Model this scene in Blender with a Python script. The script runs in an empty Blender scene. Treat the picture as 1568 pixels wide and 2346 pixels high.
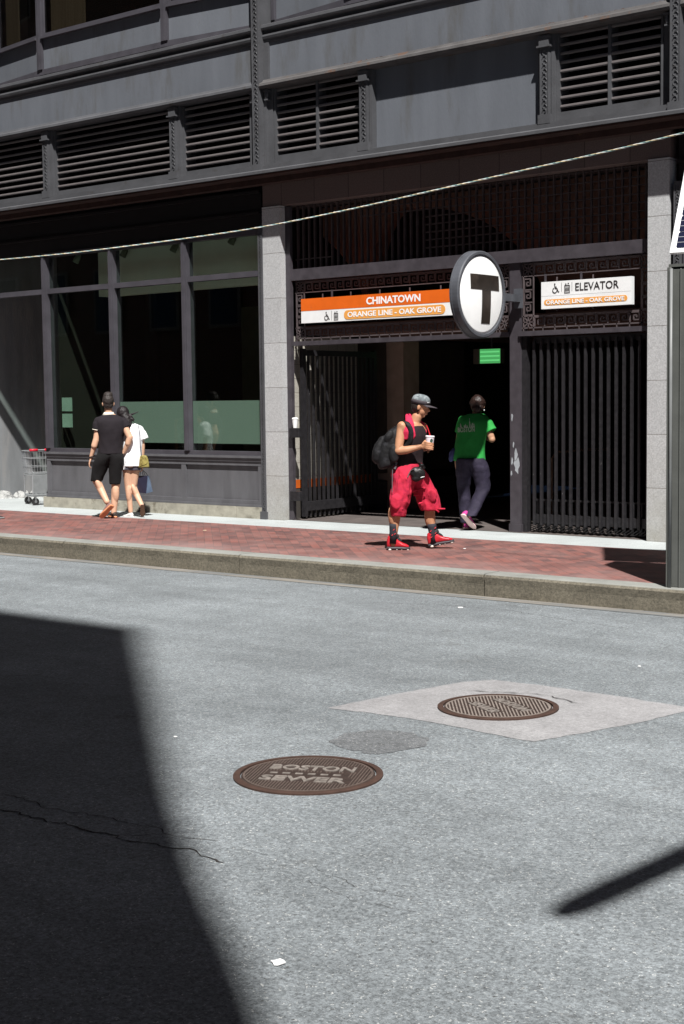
import bpy, bmesh, math, random
from mathutils import Vector, Matrix, noise
from mathutils.bvhtree import BVHTree
random.seed(7)
S = bpy.context.scene
COL = S.collection
R = math.radians
# ------------------------------------------------------------------ camera
H = 1.70
RM = Matrix(((0.7747569564953535, -0.03936888011371167, 0.6310322889039908),
             (0.6321459722653109, 0.06711844741974975, -0.7719369040049241),
             (-0.011963616073847227, 0.996968006153936, 0.07688736304415113)))
F = 3350.0
cd = bpy.data.cameras.new('camera'); cam = bpy.data.objects.new('camera', cd); COL.objects.link(cam)
cam.matrix_world = Matrix.Translation((0, 0, H)) @ RM.to_4x4()
cd.sensor_fit = 'VERTICAL'; cd.sensor_height = 36; cd.lens = F / 2346 * 36; cd.clip_end = 500; cd.clip_start = .1
S.camera = cam
# ------------------------------------------------------------------ light
SUN = Vector((.725 * math.cos(R(57)), -.689 * math.cos(R(57)), math.sin(R(57)))).normalized()
w = bpy.data.worlds.new('World'); S.world = w; w.use_nodes = True
nt = w.node_tree; sky = nt.nodes.new('ShaderNodeTexSky'); sky.sky_type = 'NISHITA'; sky.sun_disc = False
sky.air_density = .25; sky.dust_density = .0; sky.ozone_density = 2.0; sky.altitude = 2500; sky.sun_elevation = R(57); sky.sun_rotation = math.atan2(.725, -.689)
nt.links.new(sky.outputs[0], nt.nodes['Background'].inputs[0]); nt.nodes['Background'].inputs[1].default_value = .05
sd = bpy.data.lights.new('sun', 'SUN'); sd.energy = 5.0; sd.angle = R(.85); sd.color = (1, .975, .94)
so = bpy.data.objects.new('sun', sd); COL.objects.link(so); so.rotation_euler = SUN.to_track_quat('Z', 'Y').to_euler()
S.view_settings.view_transform = 'Standard'; S.view_settings.look = 'None'; S.view_settings.gamma = 1
S.view_settings.exposure = .85
S.cycles.max_bounces = 8; S.cycles.transparent_max_bounces = 16

# ------------------------------------------------------------------ measuring: where a sight line meets a real surface
def _ray(px, py): return RM @ Vector((px - 784, 1173 - py, -F))
def onY(px, py, y): v = _ray(px, py); t = y / v.y; return Vector((v.x * t, y, H + v.z * t))
def onZ(px, py, z=0): v = _ray(px, py); t = (z - H) / v.z; return Vector((v.x * t, v.y * t, z))
def plane_at(base):
    n = Vector((base[0], base[1], 0)).normalized(); o = Vector((0, 0, H)); b = Vector((base[0], base[1], 0))
    def f(px, py, d=0.0):
        v = _ray(px, py); t = (b + n * d - o).dot(n) / v.dot(n); return o + v * t
    return f, n

# ------------------------------------------------------------------ materials
MC = {}
def mat(name, col, rough=.6, var=.15, scale=6, detail=6, bump=0, bscale=None, metal=0, spec=.3, col2=None, t2=(.5, .6), s2=3, stretch=None, emit=None, sheen=0):
    if name in MC: return MC[name]
    m = bpy.data.materials.new(name); m.use_nodes = True; n = m.node_tree.nodes; l = m.node_tree.links
    b = n['Principled BSDF']; b.inputs['Roughness'].default_value = rough; b.inputs['Metallic'].default_value = metal
    b.inputs['Specular IOR Level'].default_value = spec
    if sheen: b.inputs['Sheen Weight'].default_value = sheen
    tc = n.new('ShaderNodeTexCoord'); mp = n.new('ShaderNodeMapping'); l.new(tc.outputs['Object'], mp.inputs[0])
    if stretch: mp.inputs['Scale'].default_value = stretch
    nz = n.new('ShaderNodeTexNoise'); nz.inputs['Scale'].default_value = scale; nz.inputs['Detail'].default_value = detail
    l.new(mp.outputs[0], nz.inputs['Vector'])
    r = n.new('ShaderNodeMapRange'); r.inputs['From Min'].default_value = .3; r.inputs['From Max'].default_value = .7
    r.inputs['To Min'].default_value = 1 - var; r.inputs['To Max'].default_value = 1 + var; l.new(nz.outputs[0], r.inputs[0])
    mx = n.new('ShaderNodeMix'); mx.data_type = 'RGBA'; mx.blend_type = 'MULTIPLY'; mx.inputs[0].default_value = 1
    mx.inputs[6].default_value = (*col, 1); l.new(r.outputs[0], mx.inputs[7]); out = mx.outputs[2]
    if col2:
        n2 = n.new('ShaderNodeTexNoise'); n2.inputs['Scale'].default_value = s2; n2.inputs['Detail'].default_value = 8; n2.inputs['Roughness'].default_value = .65
        l.new(mp.outputs[0], n2.inputs['Vector'])
        r2 = n.new('ShaderNodeMapRange'); r2.inputs['From Min'].default_value = t2[0]; r2.inputs['From Max'].default_value = t2[1]; l.new(n2.outputs[0], r2.inputs[0])
        m2 = n.new('ShaderNodeMix'); m2.data_type = 'RGBA'; l.new(r2.outputs[0], m2.inputs[0]); l.new(out, m2.inputs[6]); m2.inputs[7].default_value = (*col2, 1); out = m2.outputs[2]
    l.new(out, b.inputs['Base Color'])
    if bump:
        bn = n.new('ShaderNodeTexNoise'); bn.inputs['Scale'].default_value = bscale or scale * 4; bn.inputs['Detail'].default_value = 5; l.new(mp.outputs[0], bn.inputs['Vector'])
        bp = n.new('ShaderNodeBump'); bp.inputs['Strength'].default_value = bump; bp.inputs['Distance'].default_value = .01; l.new(bn.outputs[0], bp.inputs['Height']); l.new(bp.outputs[0], b.inputs['Normal'])
    if emit:
        b.inputs['Emission Color'].default_value = (*emit[0], 1); b.inputs['Emission Strength'].default_value = emit[1]
    MC[name] = m; return m

def glass_mat(name, tint, frost=None):
    m = bpy.data.materials.new(name); m.use_nodes = True; n = m.node_tree.nodes; l = m.node_tree.links
    n.remove(n['Principled BSDF']); o = n['Material Output']
    t = n.new('ShaderNodeBsdfTransparent'); t.inputs[0].default_value = (*tint, 1)
    base = t.outputs[0]
    if frost:
        d = n.new('ShaderNodeBsdfDiffuse'); d.inputs[0].default_value = (*frost, 1)
        mm = n.new('ShaderNodeMixShader'); mm.inputs[0].default_value = .8; l.new(t.outputs[0], mm.inputs[1]); l.new(d.outputs[0], mm.inputs[2]); base = mm.outputs[0]
    g = n.new('ShaderNodeBsdfGlossy'); g.inputs['Roughness'].default_value = .01
    fr = n.new('ShaderNodeLayerWeight'); fr.inputs[0].default_value = .5
    pw_ = n.new('ShaderNodeMath'); pw_.operation = 'POWER'; pw_.inputs[1].default_value = 5; l.new(fr.outputs['Facing'], pw_.inputs[0])
    ml = n.new('ShaderNodeMath'); ml.operation = 'MULTIPLY_ADD'; ml.inputs[1].default_value = .95; ml.inputs[2].default_value = .05; l.new(pw_.outputs[0], ml.inputs[0])
    mx = n.new('ShaderNodeMixShader'); l.new(ml.outputs[0], mx.inputs[0]); l.new(base, mx.inputs[1]); l.new(g.outputs[0], mx.inputs[2]); l.new(mx.outputs[0], o.inputs[0])
    return m

def ground_mat(name, kind):
    m = bpy.data.materials.new(name); m.use_nodes = True; n = m.node_tree.nodes; l = m.node_tree.links
    b = n['Principled BSDF']; tc = n.new('ShaderNodeTexCoord'); P = tc.outputs['Object']
    def N(s, d=4, rr=.6):
        z = n.new('ShaderNodeTexNoise'); z.inputs['Scale'].default_value = s; z.inputs['Detail'].default_value = d; z.inputs['Roughness'].default_value = rr; l.new(P, z.inputs[0]); return z.outputs[0]
    def MR(i, a, c, x, y):
        r = n.new('ShaderNodeMapRange'); l.new(i, r.inputs[0])
        for k, v in zip(('From Min', 'From Max', 'To Min', 'To Max'), (a, c, x, y)): r.inputs[k].default_value = v
        return r.outputs[0]
    def MIX(f, a, c, mode='MIX'):
        x = n.new('ShaderNodeMix'); x.data_type = 'RGBA'; x.blend_type = mode
        for sock, v in ((x.inputs[0], f), (x.inputs[6], a), (x.inputs[7], c)):
            if isinstance(v, tuple): sock.default_value = (*v, 1)
            elif isinstance(v, (int, float)): sock.default_value = v
            else: l.new(v, sock)
        return x.outputs[2]
    bump_h = None
    if kind in ('asphalt', 'patch', 'darkpatch'):
        base = {'asphalt': (.156, .172, .182), 'patch': (.250, .247, .252), 'darkpatch': (.118, .124, .13)}[kind]
        k = 1 if kind != 'patch' else .45
        g1 = N(62, 5, .85); g2 = N(27, 5, .85)
        c = MIX(1, base, MR(g1, .37, .63, 1 - .50 * k, 1 + .50 * k), 'MULTIPLY')
        c = MIX(1, c, MR(g2, .36, .64, 1 - .20 * k, 1 + .20 * k), 'MULTIPLY')
        c = MIX(MR(N(70, 3, .7), .625, .67, 0, .85 * k), c, (.48, .49, .48))
        c = MIX(MR(N(58, 3, .7), .375, .33, 0, .8 * k), c, (.035, .033, .03))
        c = MIX(MR(N(16, 6, .8), .635, .67, 0, .65 * k), c, (.05, .046, .043))
        c = MIX(1, c, MR(N(.5, 6), .3, .7, .80, 1.18), 'MULTIPLY')
        c = MIX(1, c, MR(N(5, 6, .7), .3, .7, .87, 1.13), 'MULTIPLY')
        if kind == 'asphalt':
            mp = n.new('ShaderNodeMapping'); mp.inputs['Scale'].default_value = (.25, 1.6, 1); l.new(P, mp.inputs[0])
            z = n.new('ShaderNodeTexNoise'); z.inputs['Scale'].default_value = 1.3; z.inputs['Detail'].default_value = 5; l.new(mp.outputs[0], z.inputs[0])
            c = MIX(1, c, MR(z.outputs[0], .3, .7, .86, 1.14), 'MULTIPLY')
            c = MIX(MR(N(1.7, 9, .75), .62, .66, 0, .35), c, (.05, .045, .04))
        bump_h = g1; bs = .5; b.inputs['Roughness'].default_value = .72
        b.inputs['Specular IOR Level'].default_value = .35
    elif kind == 'brick':
        mp = n.new('ShaderNodeMapping'); mp.inputs['Rotation'].default_value = (0, 0, R(45)); l.new(P, mp.inputs[0])
        br = n.new('ShaderNodeTexBrick'); l.new(mp.outputs[0], br.inputs['Vector']); br.inputs['Scale'].default_value = 1
        br.inputs['Brick Width'].default_value = .205; br.inputs['Row Height'].default_value = .102; br.inputs['Mortar Size'].default_value = .004; br.inputs['Mortar Smooth'].default_value = .4
        br.inputs['Color1'].default_value = (.185, .068, .056, 1); br.inputs['Color2'].default_value = (.07, .037, .037, 1); br.inputs['Mortar'].default_value = (.06, .04, .037, 1)
        br.inputs['Bias'].default_value = -.1
        c = MIX(1, br.outputs[0], MR(N(1.2, 5), .3, .7, .8, 1.2), 'MULTIPLY')
        c = MIX(MR(N(2.3, 8, .7), .42, .68, 0, .7), c, (.20, .112, .10))
        c = MIX(MR(N(9, 6, .8), .6, .72, 0, .6), c, (.07, .055, .052))
        c = MIX(MR(N(55, 3, .8), .66, .7, 0, .5), c, (.3, .24, .22))
        # worn pale bricks along the kerb
        sp = n.new('ShaderNodeSeparateXYZ'); l.new(P, sp.inputs[0])
        e = n.new('ShaderNodeMath'); e.operation = 'MULTIPLY'; l.new(MR(sp.outputs[1], 12.0, 12.75, 1, 0), e.inputs[0]); l.new(MR(N(1.1, 6), .35, .6, 0, .6), e.inputs[1])
        c = MIX(e.outputs[0], c, (.26, .18, .17))
        bump_h = br.outputs['Fac']; bs = -.35; b.inputs['Roughness'].default_value = .8
    elif kind == 'granite':
        c = MIX(1, (.345, .37, .37), MR(N(90, 3), .3, .7, .72, 1.25), 'MULTIPLY')
        c = MIX(1, c, MR(N(1.3, 7), .3, .7, .85, 1.12), 'MULTIPLY')
        c = MIX(MR(N(3, 8, .7), .6, .68, 0, .35), c, (.2, .19, .17)); bump_h = N(80, 4); bs = .25; b.inputs['Roughness'].default_value = .75
    elif kind == 'kerb':
        c = MIX(1, (.135, .12, .09), MR(N(38, 6, .85), .35, .65, .55, 1.45), 'MULTIPLY')
        sp = n.new('ShaderNodeSeparateXYZ'); l.new(P, sp.inputs[0])
        c = MIX(MR(sp.outputs[2], -.012, -.002, 0, .75), c, (.235, .245, .235))
        c = MIX(1, c, MR(N(2, 8, .7), .3, .7, .75, 1.2), 'MULTIPLY'); bump_h = N(45, 6, .75); bs = .9; b.inputs['Roughness'].default_value = .85
    elif kind == 'tile':
        br = n.new('ShaderNodeTexBrick'); l.new(P, br.inputs['Vector']); br.offset = 0; br.inputs['Scale'].default_value = 1
        br.inputs['Brick Width'].default_value = .3; br.inputs['Row Height'].default_value = .3; br.inputs['Mortar Size'].default_value = .006
        br.inputs['Color1'].default_value = (.085, .07, .064, 1); br.inputs['Color2'].default_value = (.07, .058, .054, 1); br.inputs['Mortar'].default_value = (.12, .105, .095, 1)
        c = MIX(1, br.outputs[0], MR(N(3, 6), .3, .7, .8, 1.2), 'MULTIPLY'); bump_h = N(40); bs = .15; b.inputs['Roughness'].default_value = .7
    l.new(c, b.inputs['Base Color'])
    bp = n.new('ShaderNodeBump'); bp.inputs['Strength'].default_value = abs(bs); bp.invert = bs < 0; bp.inputs['Distance'].default_value = .006; l.new(bump_h, bp.inputs['Height']); l.new(bp.outputs[0], b.inputs['Normal'])
    return m

def tile_wall_mat(name, c1, c2, mo, bw, rh, off=0, mort=.005, streak=0):
    m = bpy.data.materials.new(name); m.use_nodes = True; n = m.node_tree.nodes; l = m.node_tree.links
    b = n['Principled BSDF']; tc = n.new('ShaderNodeTexCoord'); sp = n.new('ShaderNodeSeparateXYZ'); l.new(tc.outputs['Object'], sp.inputs[0])
    ad = n.new('ShaderNodeMath'); ad.operation = 'ADD'; l.new(sp.outputs[0], ad.inputs[0]); l.new(sp.outputs[1], ad.inputs[1])
    cb = n.new('ShaderNodeCombineXYZ'); l.new(ad.outputs[0], cb.inputs[0]); l.new(sp.outputs[2], cb.inputs[1])
    br = n.new('ShaderNodeTexBrick'); br.offset = off; l.new(cb.outputs[0], br.inputs['Vector']); br.inputs['Scale'].default_value = 1
    br.inputs['Brick Width'].default_value = bw; br.inputs['Row Height'].default_value = rh; br.inputs['Mortar Size'].default_value = mort
    for k, c in (('Color1', c1), ('Color2', c2), ('Mortar', mo)): br.inputs[k].default_value = (*c, 1)
    z = n.new('ShaderNodeTexNoise'); z.inputs['Scale'].default_value = 70; z.inputs['Detail'].default_value = 4; l.new(tc.outputs['Object'], z.inputs[0])
    r = n.new('ShaderNodeMapRange'); l.new(z.outputs[0], r.inputs[0])
    for k, v in zip(('From Min', 'From Max', 'To Min', 'To Max'), (.3, .7, .78, 1.2)): r.inputs[k].default_value = v
    mx = n.new('ShaderNodeMix'); mx.data_type = 'RGBA'; mx.blend_type = 'MULTIPLY'; mx.inputs[0].default_value = 1; l.new(br.outputs[0], mx.inputs[6]); l.new(r.outputs[0], mx.inputs[7]); out = mx.outputs[2]
    if streak:   # grime that gathers at the foot of the stone
        z2 = n.new('ShaderNodeTexNoise'); z2.inputs['Scale'].default_value = 4; z2.inputs['Detail'].default_value = 8; l.new(tc.outputs['Object'], z2.inputs[0])
        r2 = n.new('ShaderNodeMapRange'); l.new(sp.outputs[2], r2.inputs[0]); r2.inputs['From Min'].default_value = 0; r2.inputs['From Max'].default_value = 1.3; r2.inputs['To Min'].default_value = .85; r2.inputs['To Max'].default_value = 0
        m3 = n.new('ShaderNodeMath'); m3.operation = 'MULTIPLY'; l.new(z2.outputs[0], m3.inputs[0]); l.new(r2.outputs[0], m3.inputs[1])
        m4 = n.new('ShaderNodeMix'); m4.data_type = 'RGBA'; l.new(m3.outputs[0], m4.inputs[0]); l.new(out, m4.inputs[6]); m4.inputs[7].default_value = (.17, .15, .1, 1); out = m4.outputs[2]
    l.new(out, b.inputs['Base Color']); b.inputs['Roughness'].default_value = .7
    bp = n.new('ShaderNodeBump'); bp.invert = True; bp.inputs['Strength'].default_value = .3; bp.inputs['Distance'].default_value = .005; l.new(br.outputs['Fac'], bp.inputs['Height']); l.new(bp.outputs[0], b.inputs['Normal'])
    return m

STEEL = mat('grey_painted_iron', (.072, .073, .079), .55, .14, 4, 8, .15, 30, col2=(.05, .046, .043), t2=(.6, .75), s2=5)
PANEL = mat('blue_grey_painted_sheet', (.118, .127, .145), .6, .1, 2.2, 8, .2, 45, col2=(.085, .083, .08), t2=(.55, .75), s2=1.6, stretch=(1.6, 1, .35))
RUST = mat('rust_stained_iron', (.072, .068, .068), .75, .25, 5, 8, .3, 40, col2=(.095, .058, .042), t2=(.57, .66), s2=4)
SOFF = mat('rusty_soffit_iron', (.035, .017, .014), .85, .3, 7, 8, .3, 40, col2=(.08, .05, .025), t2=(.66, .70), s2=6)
MULL = mat('dark_window_frame_paint', (.06, .057, .067), .45, .15, 5, 6, .1, 40)
BLK = mat('worn_black_gate_paint', (.021, .020, .022), .35, .25, 20, 6, .2, 60, col2=(.2, .19, .18), t2=(.69, .72), s2=26)
BEAM = mat('dark_beam_paint', (.052, .046, .053), .4, .2, 8, 6, .1, 40, col2=(.24, .22, .21), t2=(.71, .75), s2=30)
BARM = mat('brown_black_bar_paint', (.055, .042, .042), .5, .2, 10)
DARK = mat('shade_dark_plaster', (.010, .009, .008), .9, .1, 3)  # shade of unlit rooms and gaps put in as a near-black colour
BROWN = mat('brown_vault_plaster', (.22, .11, .08), .9, .15, 3, 6, .2)
GREEN = mat('pale_green_plaster', (.80, .82, .70), .8, .05, 3)
GRAN = tile_wall_mat('pale_granite_slabs', (.42, .425, .43), (.38, .385, .39), (.16, .15, .14), 3.0, .625, 0, .004, 1)
GRANL = tile_wall_mat('lintel_granite_slabs', (.12, .085, .078), (.10, .072, .066), (.03, .02, .018), .6, 3, 0, .005)
TILEW = tile_wall_mat('beige_station_tile', (.40, .38, .33), (.35, .33, .29), (.18, .16, .14), .2, .2, 0, .004)
PLINTH = mat('weathered_limestone', (.3, .285, .235), .9, .2, 8, 8, .5, 40, col2=(.14, .125, .095), t2=(.55, .68), s2=5)
STAINW = mat('stained_grey_stucco', (.12, .125, .13), .85, .25, 2.5, 8, .35, 30, col2=(.17, .165, .16), t2=(.5, .72), s2=2.2, stretch=(1.5, 1.5, .3))
FLAKE = mat('white_flaking_paint', (.42, .42, .41), .9, .2, 20, 6, .2, 40, col2=(.15, .15, .15), t2=(.48, .58), s2=12)
GLASS = glass_mat('green_tinted_glass', (.84, .90, .86))
FROST = glass_mat('frosted_green_film', (.55, .62, .58), (.27, .33, .30))
WHITE = mat('white_enamel', (.74, .75, .75), .35, .05, 5, 8, col2=(.5, .5, .48), t2=(.62, .8), s2=7)
ORANGE = mat('orange_enamel', (.66, .12, .012), .4, .08, 5, 8, col2=(.5, .11, .03), t2=(.6, .78), s2=7)
PILLM = mat('tan_orange_enamel', (.72, .33, .08), .35, .03, 4)
BLACKI = mat('black_lettering', (.02, .018, .017), .5, .1, 4)
WHITEL = mat('white_lettering', (.8, .8, .8), .4, .02, 4)
ALU = mat('bare_metal', (.45, .46, .47), .35, .1, 8, metal=.8)
RUBBER = mat('black_rubber', (.02, .02, .02), .6, .2, 20)

# ------------------------------------------------------------------ mesh helpers
class MB:
    def __init__(s): s.v = []; s.f = []; s.mi = []; s.cur = 0
    def add(s, vs, fs):
        o = len(s.v); s.v += [Vector(v) for v in vs]; s.f += [[i + o for i in f] for f in fs]; s.mi += [s.cur] * len(fs); return s
    def box(s, x0, x1, y0, y1, z0, z1):
        if x0 > x1: x0, x1 = x1, x0
        if y0 > y1: y0, y1 = y1, y0
        if z0 > z1: z0, z1 = z1, z0
        vs = [(x, y, z) for z in (z0, z1) for y in (y0, y1) for x in (x0, x1)]
        return s.add(vs, [(0, 2, 3, 1), (4, 5, 7, 6), (0, 1, 5, 4), (2, 6, 7, 3), (0, 4, 6, 2), (1, 3, 7, 5)])
    def bar(s, a, b, wd, dp, up=(0, 0, 1)):     # rectangular bar from a to b
        a = Vector(a); b = Vector(b); t = (b - a).normalized(); u = Vector(up); u = (u - t * u.dot(t))
        if u.length < 1e-4: u = Vector((1, 0, 0)) if abs(t.x) < .9 else Vector((0, 1, 0)); u = u - t * u.dot(t)
        u.normalize(); v = t.cross(u)
        vs = [p + u * i * dp / 2 + v * j * wd / 2 for p in (a, b) for i, j in ((-1, -1), (1, -1), (1, 1), (-1, 1))]
        return s.add(vs, [(0, 1, 2, 3), (7, 6, 5, 4), (0, 4, 5, 1), (1, 5, 6, 2), (2, 6, 7, 3), (3, 7, 4, 0)])
    def tube(s, pts, r, n=8, cap=True):
        pts = [Vector(p) for p in pts]; rr = r if isinstance(r, (list, tuple)) else [r] * len(pts)
        up = None; o = []; vs = []
        for i, p in enumerate(pts):
            t = (pts[min(i + 1, len(pts) - 1)] - pts[max(i - 1, 0)]).normalized()
            if up is None: up = Vector((0, 0, 1)) if abs(t.z) < .9 else Vector((1, 0, 0))
            up = (up - t * up.dot(t)).normalized(); v = t.cross(up)
            vs += [p + (up * math.cos(a) + v * math.sin(a)) * rr[i] for a in [2 * math.pi * k / n for k in range(n)]]
        fs = [(i * n + k, i * n + (k + 1) % n, (i + 1) * n + (k + 1) % n, (i + 1) * n + k) for i in range(len(pts) - 1) for k in range(n)]
        if cap: fs += [tuple(range(n))[::-1], tuple((len(pts) - 1) * n + k for k in range(n))]
        return s.add(vs, fs)
    def prism(s, poly, d):                      # poly: 3-D points in a plane, d: thickness vector
        n = len(poly); vs = [Vector(p) for p in poly] + [Vector(p) + Vector(d) for p in poly]
        return s.add(vs, [tuple(range(n))[::-1], tuple(range(n, 2 * n))] + [(i, (i + 1) % n, n + (i + 1) % n, n + i) for i in range(n)])
    def loft(s, rings, cap=True):
        n = len(rings[0]); vs = [v for r in rings for v in r]
        fs = [(i * n + k, i * n + (k + 1) % n, (i + 1) * n + (k + 1) % n, (i + 1) * n + k) for i in range(len(rings) - 1) for k in range(n)]
        if cap: fs += [tuple(range(n))[::-1], tuple((len(rings) - 1) * n + k for k in range(n))]
        return s.add(vs, fs)
    def ell(s, c, ax, n=14, m=10):              # ellipsoid; ax = three axis vectors
        c = Vector(c); ax = [Vector(a) for a in ax]; vs = []
        for i in range(1, m):
            th = math.pi * i / m
            for k in range(n):
                ph = 2 * math.pi * k / n
                vs.append(c + ax[0] * math.sin(th) * math.cos(ph) + ax[1] * math.sin(th) * math.sin(ph) + ax[2] * math.cos(th))
        top = len(vs); vs += [c + ax[2], c - ax[2]]
        fs = [(i * n + k, (i + 1) * n + k, (i + 1) * n + (k + 1) % n, i * n + (k + 1) % n) for i in range(m - 2) for k in range(n)]
        fs += [(top, k, (k + 1) % n) for k in range(n)] + [(top + 1, (m - 2) * n + (k + 1) % n, (m - 2) * n + k) for k in range(n)]
        return s.add(vs, fs)
    def sph(s, c, r, n=12, m=8): return s.ell(c, ((r, 0, 0), (0, r, 0), (0, 0, r)), n, m)
    def build(s, name, mats, parent=None, base=None, smooth=False, bevel=0):
        me = bpy.data.meshes.new(name); b0 = Vector(base) if base else Vector((0, 0, 0))
        me.from_pydata([v - b0 for v in s.v], [], s.f); me.update()
        for m in (mats if isinstance(mats, (list, tuple)) else [mats]): me.materials.append(m)
        me.polygons.foreach_set('material_index', s.mi)
        if smooth: me.polygons.foreach_set('use_smooth', [True] * len(me.polygons))
        o = bpy.data.objects.new(name, me); COL.objects.link(o)
        bm = bmesh.new(); bm.from_mesh(me); bmesh.ops.recalc_face_normals(bm, faces=bm.faces); bm.to_mesh(me); bm.free()
        if bevel:
            md = o.modifiers.new('bevel', 'BEVEL'); md.width = bevel; md.segments = 2; md.limit_method = 'ANGLE'
        if base: o.location = b0
        if parent: attach(o, parent)
        return o
def attach(o, parent):
    o.parent = parent
    if parent.type == 'EMPTY': o.location = Vector(o.location) - Vector(parent.location)
def tag(o, label=None, cat=None, group=None, kind=None):
    if label: o['label'] = label
    if cat: o['category'] = cat
    if group: o['group'] = group
    if kind: o['kind'] = kind
    return o
def thing(name, label, cat, loc=(0, 0, 0), group=None):
    o = bpy.data.objects.new(name, None); COL.objects.link(o); o.location = loc; o.empty_display_size = .1
    return tag(o, label, cat, group)
def text_verts(txt, bold=.0, ext=.0):
    cu = bpy.data.curves.new('t', 'FONT'); cu.body = txt; cu.offset = bold; cu.extrude = ext; cu.resolution_u = 3
    o = bpy.data.objects.new('t', cu); COL.objects.link(o)
    dg = bpy.context.evaluated_depsgraph_get(); me = bpy.data.meshes.new_from_object(o.evaluated_get(dg))
    vs = [v.co.copy() for v in me.vertices]; fs = [tuple(p.vertices) for p in me.polygons]
    bpy.data.objects.remove(o); bpy.data.meshes.remove(me); return vs, fs
def text_mb(mb, txt, o, u, v, width, height, depth=.004, bold=.015):
    """lay flat lettering: lower-left corner o, along u, up v"""
    vs, fs = text_verts(txt, bold, .5); x0 = min(p.x for p in vs); x1 = max(p.x for p in vs); y0 = min(p.y for p in vs); y1 = max(p.y for p in vs)
    o = Vector(o); u = Vector(u).normalized(); v = Vector(v).normalized(); n = u.cross(v)
    mb.add([o + u * (p.x - x0) / (x1 - x0) * width + v * (p.y - y0) / (y1 - y0) * height + n * (p.z + .5) * depth for p in vs], fs)

# ------------------------------------------------------------------ ground
def quad_sheet(name, x0, x1, y0, y1, z, m, th=.0):
    b = MB(); b.add([(x0, y0, z), (x1, y0, z), (x1, y1, z), (x0, y1, z)], [(0, 1, 2, 3)])
    return tag(b.build(name, m), kind='structure')
ASPH = ground_mat('grey_asphalt', 'asphalt'); BRICK = ground_mat('red_brick_paving', 'brick'); GSTRIP = ground_mat('pale_granite_paving', 'granite')
KERBM = ground_mat('rough_granite_kerb', 'kerb'); PATCHM = ground_mat('pale_concrete_patch', 'patch'); DPATCH = ground_mat('dark_asphalt_patch', 'darkpatch'); TILEF = ground_mat('brown_quarry_tile', 'tile')
RZ = -.22
quad_sheet('ground', -160, 160, -160, 160, -.235, mat('far_ground', (.12, .12, .12), .9))
quad_sheet('road', -120, 80, -40, 11.70, RZ, ASPH)
quad_sheet('road_patch', 0, 0, 0, 0, RZ, PATCHM) if False else None
def ragged(P, amp, z):
    out = []
    for a, c in zip(P, P[1:] + P[:1]):
        n = max(1, int((c - a).length / .03))
        for k in range(n):
            p = a.lerp(c, k / n); out.append(p + Vector((noise.noise(p * 9) * amp + noise.noise(p * 37) * amp * .5, noise.noise(p * 9 + Vector((7, 7, 7))) * amp + noise.noise(p * 33) * amp * .5, 0)))
    return out
b = MB(); P = [onZ(*p, RZ + .0025) for p in [(752, 1622), (905, 1590), (1060, 1562), (1130, 1557), (1240, 1570), (1400, 1592), (1568, 1619), (1590, 1624), (1480, 1652), (1330, 1680), (1222, 1699), (1180, 1692), (1040, 1663), (900, 1640)]]
P = ragged(P, .014, 0); b.add(P, [tuple(range(len(P)))]); tag(b.build('concrete_patch', PATCHM), kind='structure')
b = MB(); P = [onZ(*p, RZ + .0025) for p in [(758, 1700), (790, 1680), (850, 1672), (930, 1676), (985, 1690), (968, 1712), (905, 1722), (850, 1730), (800, 1715)]]
P = ragged(P, .05, 0); b.add(P, [tuple(range(len(P)))]); tag(b.build('asphalt_patch', DPATCH), kind='structure')
quad_sheet('brick_sidewalk', -60, 20, 12.0, 14.6, 0, BRICK)
quad_sheet('sidewalk_border', -60, 20, 14.6, 16.05, .0, GSTRIP)
# kerb of long granite stones, worn edge
b = MB()
joints = [onZ(137, 1240).x, onZ(515, 1275).x, onZ(1027, 1330).x]
d = joints[1] - joints[0]; xs = [joints[0] - d * k for k in range(12, 0, -1)] + joints + [joints[2] + 2.9 * k for k in range(1, 9)]
for i in range(len(xs) - 1):
    x0, x1 = xs[i] + .008, xs[i + 1] - .008; n = 26; rings = []
    for k in range(n + 1):
        x = x0 + (x1 - x0) * k / n
        j = lambda a, q: noise.noise(Vector((x * 5, q * 7.1 + i, 0))) * a
        rings.append([Vector((x, 11.985, -.5)), Vector((x, 11.73 + j(.008, 1), -.5)), Vector((x, 11.73 + j(.008, 2), -.1)), Vector((x, 11.722 + j(.004, 3), -.03)),
                      Vector((x, 11.735 + j(.003, 4), -.006)), Vector((x, 11.76, .002)), Vector((x, 11.985, .002))])
    b.loft(rings)
tag(b.build('kerb', KERBM), kind='structure')
quad_sheet('gutter', -60, 20, 11.55, 11.74, RZ + .004, mat('gutter_dust', (.19, .175, .155), .9, .25, 12, 8, .5, 80, col2=(.13, .135, .135), t2=(.45, .55), s2=3, stretch=(.4, 3, 1)))
# near-side pavement, behind and under the viewpoint
b = MB(); b.box(-60, 40, -6, 1.3, -.5, 0); tag(b.build('near_sidewalk', mat('near_concrete', (.28, .27, .26), .9, .1, 3)), kind='structure')
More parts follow.
